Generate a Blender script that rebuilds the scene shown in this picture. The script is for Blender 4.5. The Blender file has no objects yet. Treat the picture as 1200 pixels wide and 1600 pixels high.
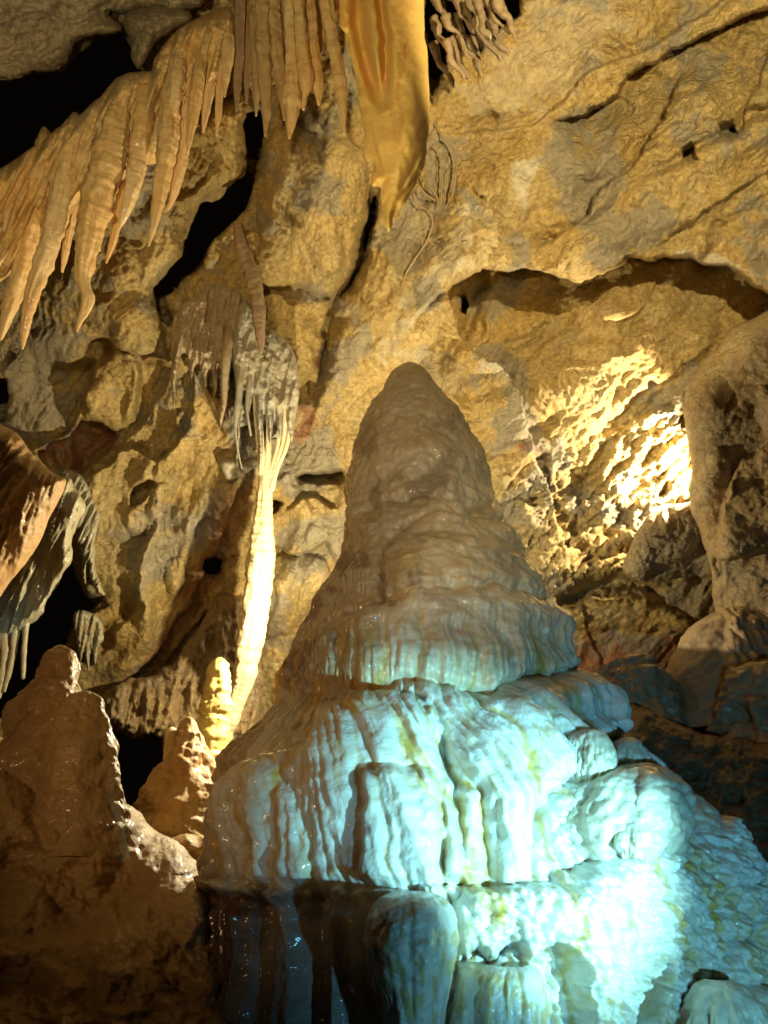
import bpy, math, random
import numpy as np
random.seed(4); RNG = np.random.RandomState(4)
C = bpy.context.scene.collection
sc = bpy.context.scene

# ------------------------------------------------------------------ camera
F = 1164.0                      # focal length in photo pixels (1200 x 1600)
PITCH = math.radians(27.0)
CAM = np.array([0.0, 0.0, 1.6])
cam_d = bpy.data.cameras.new('camera'); cam = bpy.data.objects.new('camera', cam_d); C.objects.link(cam)
cam.location = CAM; cam.rotation_euler = (math.pi/2 + PITCH, 0, 0)
cam_d.sensor_fit = 'VERTICAL'; cam_d.sensor_height = 36.0; cam_d.lens = 36.0*F/1600.0
cam_d.clip_start = 0.05; cam_d.clip_end = 200
sc.camera = cam
FW = np.array([0, math.cos(PITCH), math.sin(PITCH)]); UP = np.array([0, -math.sin(PITCH), math.cos(PITCH)]); RT = np.array([1.0, 0, 0])

def P(px, py, t):
    """world point seen at photo pixel px,py at depth t metres"""
    px = np.asarray(px, float); py = np.asarray(py, float); t = np.asarray(t, float)
    return CAM + t[..., None]*(FW + ((px-600)/F)[..., None]*RT + ((800-py)/F)[..., None]*UP)
def proj(W):
    D = W - CAM; z = D @ FW
    return 600 + F*(D @ RT)/z, 800 - F*(D @ UP)/z

# ------------------------------------------------------------------ world and lights
w = bpy.data.worlds.new('World'); sc.world = w; w.use_nodes = True
bg = w.node_tree.nodes['Background']; bg.inputs[0].default_value = (1.0, 0.62, 0.3, 1); bg.inputs[1].default_value = 0.0016
sc.view_settings.view_transform = 'Standard'; sc.view_settings.look = 'None'
sc.view_settings.exposure = 0.0; sc.view_settings.gamma = 1.0

from mathutils import Vector
def lamp(name, loc, aim, power, col, size=0.03, angle=None, blend=0.5):
    d = bpy.data.lights.new(name, 'SPOT' if angle else 'POINT'); d.energy = power; d.color = col; d.shadow_soft_size = size
    if angle: d.spot_size = math.radians(angle); d.spot_blend = blend
    o = bpy.data.objects.new(name, d); C.objects.link(o); o.location = loc
    if angle:
        v = Vector(aim) - Vector(loc); o.rotation_euler = v.to_track_quat('-Z', 'Y').to_euler()
    return o
WARM = (1.0, 0.82, 0.45)
lamp('cyan_spot', (1.6, 0.9, 1.42), (0.33, 2.9, 1.79), 880, (0.32, 0.86, 1.0), 0.015, 32, 0.85)
lamp('blue_spot', (1.0, 0.5, 1.1), P(930, 1290, 3.2), 150, (0.20, 0.68, 1.0), 0.02, 68, 1.0)
lamp('ceiling_spot', (1.8, 1.2, 5.0), P(860, 240, 7), 800, WARM, 0.05, 78, 0.4)
lamp('drapery_spot', (-0.9, 0.8, 3.3), P(220, 110, 5.5), 330, WARM, 0.05, 90, 0.6)
lamp('column_lamp', P(490, 985, 5.8), None, 360, (1.0, 0.86, 0.54), 0.03)
lamp('pillar_lamp', P(1112, 742, 7.12), P(880, 730, 7.7), 500, (1.0, 0.87, 0.58), 0.02, 135, 0.3)
lamp('fill_spot', (-2.2, 0.3, 2.0), P(480, 950, 4), 130, (1.0, 0.62, 0.27), 0.15, 60, 1.0)
lamp('cone_fill_spot', (0.5, 0.2, 2.7), P(655, 740, 3.8), 190, (1.0, 0.82, 0.52), 0.1, 44, 1.0)  # unseen fill, added to brighten the upper cone

# ------------------------------------------------------------------ noise
perm = RNG.permutation(256).astype(np.int32); perm = np.concatenate([perm, perm, perm])
GR = RNG.normal(size=(256, 3)).astype(np.float32); GR /= np.linalg.norm(GR, axis=1)[:, None]
def pn(X, seed=0):
    X = X.astype(np.float32) + np.float32(seed*17.37)
    i = np.floor(X).astype(np.int32); f = X - i; i &= 255
    u = f*f*f*(f*(f*6-15)+10); out = 0
    for a in (0, 1):
        wa = u[:, 0] if a else 1-u[:, 0]; pa = perm[(i[:, 0]+a)]
        for b in (0, 1):
            wb = u[:, 1] if b else 1-u[:, 1]; pb = perm[pa + i[:, 1]+b]
            for c in (0, 1):
                wc = u[:, 2] if c else 1-u[:, 2]; g = GR[perm[pb + i[:, 2]+c]]
                out = out + wa*wb*wc*(g[:, 0]*(f[:, 0]-a)+g[:, 1]*(f[:, 1]-b)+g[:, 2]*(f[:, 2]-c))
    return out*1.5
def fbm(X, freq, octv=4, seed=0, gain=0.5, ridged=False):
    X = X*freq; s = 0; a = 1.0
    for o in range(octv):
        n = pn(X, seed+o)
        s = s + a*((1-2*np.abs(n)) if ridged else n); a *= gain; X = X*2.03
    return s
def noise2(px, py, scale, octv=3, seed=0, gain=0.5):
    X = np.stack([px/scale, py/scale, np.full(px.shape, seed*3.3+0.5)], -1)
    return fbm(X, 1.0, octv, seed, gain)
def cells(u, v, seed, k=9.0, tilt=1.0, mode='facet'):
    """faceted (broken rock) or cobbled height field on unit cells"""
    iu = np.floor(u).astype(np.int32); iv = np.floor(v).astype(np.int32)
    num = 0; den = 0
    for a in (-1, 0, 1):
        for b in (-1, 0, 1):
            cu = iu+a; cv = iv+b
            h = perm[(perm[(cu+seed*7) & 255] + cv) & 255]
            ju = cu+0.5+0.42*GR[h, 0]; jv = cv+0.5+0.42*GR[h, 1]
            du = u-ju; dv = v-jv; d2 = du*du+dv*dv
            if mode == 'facet': hh = tilt*(GR[(h+91) & 255, 0]*du + GR[(h+91) & 255, 1]*dv) + 0.35*GR[(h+33) & 255, 2]
            else: hh = 1-d2*1.6
            ww = np.exp(-k*d2); num = num+ww*hh; den = den+ww
    return num/den
def bumps(u, v, seed):
    """rounded popcorn: 1 at knob centres, creases between"""
    iu = np.floor(u).astype(np.int32); iv = np.floor(v).astype(np.int32); best = np.full(u.shape, 9.0)
    for a in (-1, 0, 1):
        for b in (-1, 0, 1):
            cu = iu+a; cv = iv+b; h = perm[(perm[(cu+seed*7) & 255] + cv) & 255]
            du = u-(cu+0.5+0.4*GR[h, 0]); dv = v-(cv+0.5+0.4*GR[h, 1]); best = np.minimum(best, du*du+dv*dv)
    return np.maximum(0, 1-best*1.5)
def sstep(a, b, x):
    t = np.clip((x-a)/(b-a), 0, 1); return t*t*(3-2*t)

# ------------------------------------------------------------------ distance brushes in (a,b) surface coordinates
def seg_info(px, py, pts, closed=False):
    pts = np.array(pts, float)
    if closed: pts = np.vstack([pts, pts[:1]])
    L = np.hypot(*(np.diff(pts, axis=0).T)); cum = np.concatenate([[0], np.cumsum(L)])
    best = np.full(px.shape, 1e9); side = np.zeros(px.shape); tt = np.zeros(px.shape)
    for k in range(len(pts)-1):
        ax, ay = pts[k]; bx, by = pts[k+1]; dx, dy = bx-ax, by-ay; l2 = dx*dx+dy*dy+1e-9
        t = np.clip(((px-ax)*dx+(py-ay)*dy)/l2, 0, 1)
        d = np.hypot(px-ax-t*dx, py-ay-t*dy); m = d < best-1e-6
        best = np.where(m, d, best); side = np.where(m, np.sign(dx*(py-ay)-dy*(px-ax)), side)
        tt = np.where(m, (cum[k]+t*L[k])/cum[-1], tt)
    return best, side, tt
def smooth_poly(pts, closed=True, n=4):
    p = np.array(pts, float); N = len(p); out = []
    for i in range(N if closed else N-1):
        p0 = p[(i-1) % N] if closed or i > 0 else p[i]; p1 = p[i]; p2 = p[(i+1) % N]; p3 = p[(i+2) % N] if closed or i+2 < N else p2
        for k in range(n):
            t = k/n; out.append(0.5*((2*p1)+(-p0+p2)*t+(2*p0-5*p1+4*p2-p3)*t*t+(-p0+3*p1-3*p2+p3)*t**3))
    if not closed: out.append(p[-1])
    return np.array(out)
def sd_poly(px, py, pts):
    pts = np.array(pts, float)
    d, _, _ = seg_info(px, py, pts, True)
    ins = np.zeros(px.shape, bool); n = len(pts)
    for i in range(n):
        x1, y1 = pts[i]; x2, y2 = pts[(i+1) % n]
        c = (y1 > py) != (y2 > py)
        if y1 != y2: ins ^= c & (px < (x2-x1)*(py-y1)/(y2-y1)+x1)
    return np.where(ins, d, -d)
def local(px, py, pts, pad):
    p = np.array(pts, float)
    return (px > p[:, 0].min()-pad) & (px < p[:, 0].max()+pad) & (py > p[:, 1].min()-pad) & (py < p[:, 1].max()+pad)
def lip(h, px, py, pts, A, w, side=1, soft=3.0, end=0.12):
    """set the surface back by A on one side of a line (right-hand side when walking the points), fading over w"""
    m = local(px, py, pts, 3*w); x = px[m]; y = py[m]
    d, s, t = seg_info(x, y, smooth_poly(pts, False, 3)); ds = d*s*side
    tp = np.clip(np.minimum(t, 1-t)/end, 0, 1); tp = tp*tp*(3-2*tp)
    h[m] += A*sstep(-soft, soft, ds)*np.exp(-np.maximum(ds, 0)/w)*tp
def ridge(h, px, py, pts, A, w, end=0.15):
    m = local(px, py, pts, 3*w); x = px[m]; y = py[m]
    d, s, t = seg_info(x, y, smooth_poly(pts, False, 3)); tp = np.clip(np.minimum(t, 1-t)/end, 0, 1)
    h[m] += A*np.exp(-(d/w)**2)*tp
def soft_lobe(h, px, py, pts, A, R, sm=True):
    """the same with an S-shaped shoulder"""
    q = smooth_poly(pts) if sm else pts
    m = local(px, py, pts, 60); d = sd_poly(px[m], py[m], q); h[m] += A*sstep(-0.35*R, R, d)
def lobe(h, px, py, pts, A, R, soft=0, sm=True):
    """raise a rounded pad inside a polygon by A, rounding over R"""
    q = smooth_poly(pts) if sm else pts
    m = local(px, py, pts, 30); x = px[m]; y = py[m]
    d = sd_poly(x, y, q); t = np.clip((d+soft)/R, 0, 1)
    h[m] += A*np.sqrt(np.maximum(0, 1-(1-t)**2))
    return m, d

# ------------------------------------------------------------------ object helpers
def mesh_obj(name, V, faces, mat, parent=None, smooth=True, attrs=None):
    me = bpy.data.meshes.new(name); V = np.asarray(V, np.float32); faces = np.asarray(faces, np.int32)
    me.vertices.add(len(V)); me.vertices.foreach_set('co', V.ravel())
    n = faces.shape[1]
    me.loops.add(faces.size); me.loops.foreach_set('vertex_index', faces.ravel())
    me.polygons.add(len(faces)); me.polygons.foreach_set('loop_start', np.arange(0, faces.size, n, dtype=np.int32))
    me.polygons.foreach_set('loop_total', np.full(len(faces), n, np.int32))
    me.polygons.foreach_set('use_smooth', np.full(len(faces), smooth))
    me.update(calc_edges=True)
    if attrs is not None:
        a = me.color_attributes.new('stain_shade', 'FLOAT_COLOR', 'POINT')
        a.data.foreach_set('color', np.concatenate([attrs, np.ones((len(V), 1))], 1).astype(np.float32).ravel())
    me.materials.append(mat)
    o = bpy.data.objects.new(name, me); C.objects.link(o)
    if parent: o.parent = parent
    return o
def tag(o, label=None, cat=None, group=None, kind=None):
    if label: o['label'] = label
    if cat: o['category'] = cat
    if group: o['group'] = group
    if kind: o['kind'] = kind
    return o
def grid_faces(nr, nc, keep=None):
    idx = np.arange(nr*nc).reshape(nr, nc)
    f = np.stack([idx[:-1, :-1], idx[1:, :-1], idx[1:, 1:], idx[:-1, 1:]], -1).reshape(-1, 4)
    if keep is not None: f = f[keep.ravel()[f].all(1)]
    return f
def relief(name, bbox, step, dfun, depthfun, mat, T=0.6, R=20, B=0.15, stainfun=None, parent=None):
    """a body of rock: front surface over an outline, edges rounded over R and turned back by T metres"""
    x0, y0, x1, y1 = bbox
    gx, gy = np.meshgrid(np.arange(x0, x1+step, step), np.arange(y0, y1+step, step)); nr, nc = gx.shape
    px = gx.ravel().astype(float); py = gy.ravel().astype(float)
    d = dfun(px, py); D = d.reshape(nr, nc); band = 5*step
    g0, g1 = np.gradient(D, step); gn = np.hypot(g0, g1)+1e-6; nx = (g1/gn).ravel(); ny = (g0/gn).ravel()
    out = np.clip(-d, 0, None)
    px = px+nx*out*1.15; py = py+ny*out*1.15
    keep = d > -band
    h = np.zeros(px.shape); h[keep] = depthfun(px[keep], py[keep])
    t = np.clip(d/R, 0, 1); h = h + B*(1-np.sqrt(np.maximum(0, 1-(1-t)**2)))
    h = h + T*np.clip(out/band, 0, 1.2)
    V = P(px, py, h); f = grid_faces(nr, nc, keep)
    used = np.zeros(len(V), bool); used[f.ravel()] = True; remap = np.cumsum(used)-1
    st = None
    if stainfun is not None:
        st = np.zeros((len(V), 3)); st[used] = stainfun(px[used], py[used]); st = st[used]
    return mesh_obj(name, V[used], remap[f], mat, parent, True, st)

# ------------------------------------------------------------------ materials
def nodes(name):
    m = bpy.data.materials.new(name); m.use_nodes = True; nt = m.node_tree; return m, nt, nt.nodes['Principled BSDF']
def nn(nt, t, **k):
    n = nt.nodes.new(t)
    for a, v in k.items():
        if a in n.inputs.keys(): n.inputs[a].default_value = v
        else: setattr(n, a, v)
    return n
def mix(nt, fac, a, b, mode='MIX'):
    n = nt.nodes.new('ShaderNodeMix'); n.data_type = 'RGBA'; n.blend_type = mode
    for i, v in ((0, fac), (6, a), (7, b)):
        if hasattr(v, 'links'): nt.links.new(v, n.inputs[i])
        else: n.inputs[i].default_value = v if i == 0 else tuple(v)+(1,)
    return n.outputs[2]
def ramp(nt, src, lo, hi):
    n = nt.nodes.new('ShaderNodeMapRange'); n.inputs[1].default_value = lo; n.inputs[2].default_value = hi
    nt.links.new(src, n.inputs[0]); return n.outputs[0]
def noise_n(nt, co, scale, detail=5, rough=0.6, dist=0.0):
    n = nn(nt, 'ShaderNodeTexNoise', Scale=scale, Detail=detail, Roughness=rough, Distortion=dist); nt.links.new(co, n.inputs['Vector']); return n.outputs['Fac']

def rock_mat(name, a, b, c, pale, rough=0.62, bump=0.03, stain_shade=False, crack=True, scale=1.0):
    m, nt, p = nodes(name); L = nt.links
    geo = nn(nt, 'ShaderNodeNewGeometry'); co = geo.outputs['Position']
    n1 = noise_n(nt, co, 0.9*scale, 6, 0.62, 0.6); n2 = noise_n(nt, co, 3.1*scale, 7, 0.68, 1.2); n3 = noise_n(nt, co, 26*scale, 5, 0.7)
    col = mix(nt, ramp(nt, n1, 0.40, 0.60), a, b); col = mix(nt, ramp(nt, n2, 0.48, 0.68), col, c)
    n4 = noise_n(nt, co, 7.0*scale, 6, 0.75, 2.0); f = ramp(nt, n4, 0.60, 0.74); col = mix(nt, f, col, pale)
    col = mix(nt, ramp(nt, n3, 0.62, 0.25), col, (0.45, 0.36, 0.26), 'MULTIPLY')
    # fine calcite veins
    mp = nn(nt, 'ShaderNodeMapping'); mp.inputs['Rotation'].default_value = (0.3, 0.7, 0.5); mp.inputs['Scale'].default_value = (1, 1, 2.4)
    nd = noise_n(nt, co, 2.0, 4, 0.6); ad = nn(nt, 'ShaderNodeVectorMath', operation='SCALE'); L.new(co, ad.inputs[0]); L.new(co, mp.inputs[0])
    va = nn(nt, 'ShaderNodeVectorMath', operation='ADD'); cb = nn(nt, 'ShaderNodeCombineXYZ'); L.new(nd, cb.inputs[0]); L.new(nd, cb.inputs[2])
    L.new(mp.outputs[0], va.inputs[0]); L.new(cb.outputs[0], va.inputs[1])
    vo = nn(nt, 'ShaderNodeTexVoronoi', feature='DISTANCE_TO_EDGE'); vo.inputs['Scale'].default_value = 2.1*scale; L.new(va.outputs[0], vo.inputs['Vector'])
    vv = ramp(nt, vo.outputs['Distance'], 0.012, 0.002)
    mk = ramp(nt, n1, 0.5, 0.62); ml = nn(nt, 'ShaderNodeMath', operation='MULTIPLY'); L.new(vv, ml.inputs[0]); L.new(mk, ml.inputs[1])
    ms = nn(nt, 'ShaderNodeMath', operation='MULTIPLY'); L.new(ml.outputs[0], ms.inputs[0]); ms.inputs[1].default_value = 0.55
    col = mix(nt, ms.outputs[0], col, pale)
    if stain_shade:
        at = nn(nt, 'ShaderNodeVertexColor'); at.layer_name = 'stain_shade'; sp = nn(nt, 'ShaderNodeSeparateColor'); L.new(at.outputs[0], sp.inputs[0])
        col = mix(nt, sp.outputs[0], col, (0.30, 0.10, 0.05)); col = mix(nt, sp.outputs[1], col, (0.62, 0.54, 0.38)); col = mix(nt, sp.outputs[2], col, (0.27, 0.25, 0.20))
    L.new(col, p.inputs['Base Color'])
    r = ramp(nt, n2, 0.3, 0.7); rr = nn(nt, 'ShaderNodeMapRange'); L.new(r, rr.inputs[0]); rr.inputs[3].default_value = rough-0.15; rr.inputs[4].default_value = rough+0.12
    L.new(rr.outputs[0], p.inputs['Roughness']); p.inputs['Specular IOR Level'].default_value = 0.4
    # bumps: grain + shrink cracks
    b1 = noise_n(nt, co, 14*scale, 8, 0.72, 0.5)
    v2 = nn(nt, 'ShaderNodeTexVoronoi', feature='DISTANCE_TO_EDGE'); v2.inputs['Scale'].default_value = 6.5*scale; L.new(va.outputs[0], v2.inputs['Vector'])
    cr = ramp(nt, v2.outputs['Distance'], 0.0, 0.05)
    m3 = nn(nt, 'ShaderNodeMapping'); m3.inputs['Rotation'].default_value = (0.2, 0.6, 0.4); m3.inputs['Scale'].default_value = (1, 1, 2.2); L.new(va.outputs[0], m3.inputs[0])
    rg = nn(nt, 'ShaderNodeTexNoise', noise_type='RIDGED_MULTIFRACTAL', normalize=True); rg.inputs['Scale'].default_value = 5.5*scale; rg.inputs['Detail'].default_value = 9; rg.inputs['Roughness'].default_value = 0.55
    L.new(m3.outputs[0], rg.inputs['Vector'])
    bm = nn(nt, 'ShaderNodeBump', Distance=bump*1.15, Strength=1.0); L.new(b1, bm.inputs['Height'])
    b3 = nn(nt, 'ShaderNodeBump', Distance=bump*1.4, Strength=1.0); b3.invert = True; L.new(ramp(nt, noise_n(nt, co, 1.1*scale, 3, .6), 0.36, 0.62), b3.inputs['Strength']); L.new(rg.outputs[0], b3.inputs['Height']); L.new(b3.outputs[0], bm.inputs['Normal'])
    if crack:
        b2 = nn(nt, 'ShaderNodeBump', Distance=bump*0.45, Strength=0.35); L.new(cr, b2.inputs['Height']); L.new(bm.outputs[0], b2.inputs['Normal']); L.new(b2.outputs[0], p.inputs['Normal'])
    else: L.new(bm.outputs[0], p.inputs['Normal'])
    return m

def calcite(name, a, b, dirt, rough=0.32, bump=0.008, sss=0.0, rad=(1.0, 0.55, 0.2), sc_=0.06, scale=1.0, coat=0.3, ringy=0.0, stain_shade=False, dirtamt=(0.55, 0.72)):
    m, nt, p = nodes(name); L = nt.links
    co = nn(nt, 'ShaderNodeNewGeometry').outputs['Position']
    n1 = noise_n(nt, co, 1.7*scale, 6, 0.6, 0.8); mp = nn(nt, 'ShaderNodeMapping'); mp.inputs['Scale'].default_value = (1, 1, 0.28); L.new(co, mp.inputs[0])
    n2 = noise_n(nt, mp.outputs[0], 7*scale, 6, 0.66, 0.8); n3 = noise_n(nt, co, 60*scale, 4, 0.7)
    col = mix(nt, ramp(nt, n1, 0.38, 0.62), a, b); col = mix(nt, ramp(nt, n2, *dirtamt), col, dirt)
    col = mix(nt, ramp(nt, n3, 0.64, 0.78), col, (0.35, 0.25, 0.15), 'MULTIPLY')
    if stain_shade:
        at = nn(nt, 'ShaderNodeVertexColor'); at.layer_name = 'stain_shade'; sp = nn(nt, 'ShaderNodeSeparateColor'); L.new(at.outputs[0], sp.inputs[0])
        col = mix(nt, sp.outputs[0], col, (0.085, 0.040, 0.018)); col = mix(nt, sp.outputs[1], col, (0.66, 0.65, 0.58)); col = mix(nt, sp.outputs[2], col, (0.55, 0.36, 0.08))  # dark tint carries painted shade, yellow tint the mineral dirt
    L.new(col, p.inputs['Base Color'])
    p.inputs['Roughness'].default_value = rough
    rr = nn(nt, 'ShaderNodeMapRange'); L.new(ramp(nt, n2, 0.35, 0.65), rr.inputs[0]); rr.inputs[3].default_value = rough; rr.inputs[4].default_value = min(1, rough+0.25); L.new(rr.outputs[0], p.inputs['Roughness'])
    p.inputs['Coat Weight'].default_value = coat; p.inputs['Coat Roughness'].default_value = 0.12
    if sss:
        p.inputs['Subsurface Weight'].default_value = sss; p.inputs['Subsurface Radius'].default_value = rad; p.inputs['Subsurface Scale'].default_value = sc_
    b1 = noise_n(nt, co, 34*scale, 6, 0.65); bm = nn(nt, 'ShaderNodeBump', Distance=bump, Strength=1.0); L.new(b1, bm.inputs['Height'])
    last = bm
    if ringy:
        mz = nn(nt, 'ShaderNodeMapping'); mz.inputs['Scale'].default_value = (1.2, 1.2, 9); L.new(co, mz.inputs[0])
        b2 = noise_n(nt, mz.outputs[0], 9*scale, 4, 0.6, 0.4); bb = nn(nt, 'ShaderNodeBump', Distance=ringy, Strength=1.0); L.new(b2, bb.inputs['Height']); L.new(bm.outputs[0], bb.inputs['Normal']); last = bb
    L.new(last.outputs[0], p.inputs['Normal'])
    return m
M_WALL = rock_mat('wall_rock', (0.56, 0.38, 0.12), (0.52, 0.40, 0.18), (0.62, 0.45, 0.17), (0.64, 0.53, 0.32), stain_shade=True)
M_SLAB = rock_mat('slab_rock', (0.36, 0.29, 0.17), (0.42, 0.32, 0.17), (0.30, 0.24, 0.15), (0.5, 0.42, 0.28), stain_shade=False)
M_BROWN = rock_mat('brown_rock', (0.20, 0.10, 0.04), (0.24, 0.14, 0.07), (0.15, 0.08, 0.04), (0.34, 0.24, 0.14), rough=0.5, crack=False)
M_MAIN = calcite('stalagmite_calcite', (0.58, 0.46, 0.26), (0.64, 0.53, 0.34), (0.50, 0.34, 0.12), rough=0.26, bump=0.01, sss=0.35, sc_=0.10, stain_shade=True, coat=0.35)
M_BANK = calcite('brown_calcite', (0.52, 0.35, 0.15), (0.44, 0.27, 0.11), (0.32, 0.17, 0.07), rough=0.4, bump=0.012, coat=0.25)
M_DRAPE = calcite('orange_calcite', (0.60, 0.36, 0.12), (0.62, 0.44, 0.20), (0.42, 0.22, 0.07), rough=0.42, bump=0.006, sss=0.10, sc_=0.05, ringy=0.008, coat=0.1)
M_DRAPE2 = calcite('peach_calcite', (0.66, 0.46, 0.22), (0.60, 0.36, 0.13), (0.46, 0.25, 0.09), rough=0.38, bump=0.008, sss=0.10, sc_=0.05, ringy=0.006, coat=0.2)
M_HAM = calcite('amber_calcite', (0.82, 0.55, 0.15), (0.76, 0.48, 0.14), (0.62, 0.30, 0.06), rough=0.42, bump=0.003, sss=0.55, rad=(1.0, 0.6, 0.15), sc_=0.12, ringy=0.002, coat=0.1)
M_COL = calcite('pale_calcite', (0.72, 0.58, 0.34), (0.66, 0.52, 0.32), (0.50, 0.34, 0.16), rough=0.4, bump=0.005, sss=0.2, sc_=0.03, ringy=0.005, coat=0.2)
M_DARK = calcite('dull_calcite', (0.30, 0.18, 0.08), (0.26, 0.17, 0.09), (0.18, 0.10, 0.05), rough=0.5, bump=0.008, ringy=0.006, coat=0.1)
M_GREY = calcite('grey_calcite', (0.40, 0.35, 0.22), (0.36, 0.32, 0.21), (0.42, 0.28, 0.13), rough=0.35, bump=0.01, coat=0.3)
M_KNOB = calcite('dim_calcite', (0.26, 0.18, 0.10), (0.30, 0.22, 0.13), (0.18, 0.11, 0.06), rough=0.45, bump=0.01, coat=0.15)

# ------------------------------------------------------------------ cave wall
# overhanging wall plane: passes (y=8, z=4.1) and (y=3.5, z=8.0)
NW = np.array([0.0, 3.9, 4.5]); NW /= np.linalg.norm(NW); CW = NW @ np.array([0, 8.0, 4.1])
def wall_depth(px, py):
    d = FW + ((px-600)/F)[:, None]*RT + ((800-py)/F)[:, None]*UP
    t = (CW - NW@CAM)/np.maximum(0.25, d@NW)
    return t
holes = [
 [(-320, 125), (0, 122), (60, 117), (100, 112), (118, 90), (150, 62), (190, 50), (205, 75), (215, 105), (240, 130), (330, 90), (300, 170), (200, 250), (60, 330), (-320, 560)],
 [(388, 175), (384, 240), (378, 275), (350, 304), (316, 318), (300, 342), (288, 380), (284, 402), (262, 432), (244, 450), (243, 474), (252, 498), (262, 512), (268, 505), (258, 480), (262, 462), (285, 440), (310, 415), (335, 372), (360, 350), (385, 330), (392, 300), (404, 240), (418, 205), (412, 170)],
 [(112, 868), (122, 905), (138, 930), (160, 935), (148, 952), (124, 968), (112, 990), (100, 1020), (60, 1080), (30, 1120), (-60, 1130), (-20, 1060), (10, 1000), (40, 985), (80, 930), (98, 890)],
 [(662, -120), (760, -120), (812, -10), (808, 24), (775, 50), (738, 52), (706, 80), (690, 130), (676, 150), (668, 90)],
 [(588, 298), (592, 330), (582, 372), (574, 392), (570, 380), (574, 345), (580, 320)],
 [(322, 872), (334, 868), (345, 876), (343, 892), (330, 898), (318, 890)],
 [(424, 788), (434, 780), (442, 786), (438, 798), (426, 806)],
 [(724, 462), (730, 458), (735, 470), (730, 490), (722, 488)],
 [(158, 1120), (240, 1130), (262, 1160), (250, 1330), (150, 1330)],
 [(-8, 598), (10, 596), (16, 625), (10, 655), (-8, 658)],
]
def wall_domain(px, py):
    wx = px + 7*noise2(px, py, 42, 3, 3); wy = py + 7*noise2(px, py, 42, 3, 4)
    d = np.full(px.shape, 400.0)
    for h in holes:
        m = local(px, py, h, 60); s = sd_poly(wx[m], wy[m], h); d[m] = np.minimum(d[m], -s)
    e = np.minimum(np.minimum(px+300, 1500-px), np.minimum(py+330, 1330-py)); return np.minimum(d, e)
def rockdetail(px, py, t, ang, big=1.0, seed=0):
    """rock relief (metres, + = away); ang = strata direction in degrees"""
    X = P(px, py, t)
    a = math.radians(ang); u = px*math.cos(a)-py*math.sin(a); v = px*math.sin(a)+py*math.cos(a)
    wu = u+40*noise2(px, py, 150, 3, 11+seed); wv = v+34*noise2(px, py, 120, 3, 12+seed)
    h = 0.19*big*cells(wu/190, wv/85, 1+seed, 14) + 0.065*big*cells(wu/80, wv/34, 2+seed, 14) + 0.020*cells(wu/30+5, wv/15, 3+seed, 8)
    Q = np.stack([wu/60, wv/24, np.zeros_like(u)+seed], -1)
    h = h + 0.030*big*fbm(Q, 1.0, 5, 20+seed, 0.52) - 0.020*fbm(Q, 0.6, 4, 25+seed, 0.5, True)
    Q2 = np.stack([wu/30, wv/11, np.zeros_like(u)+seed+3], -1)
    h = h - 0.017*fbm(Q2, 1.0, 4, 35+seed, 0.55, True)
    h = h + 0.16*big*fbm(X, 0.55, 3, 30+seed) + 0.012*noise2(px, py, 9, 3, 31+seed, .6)
    return h
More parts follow.
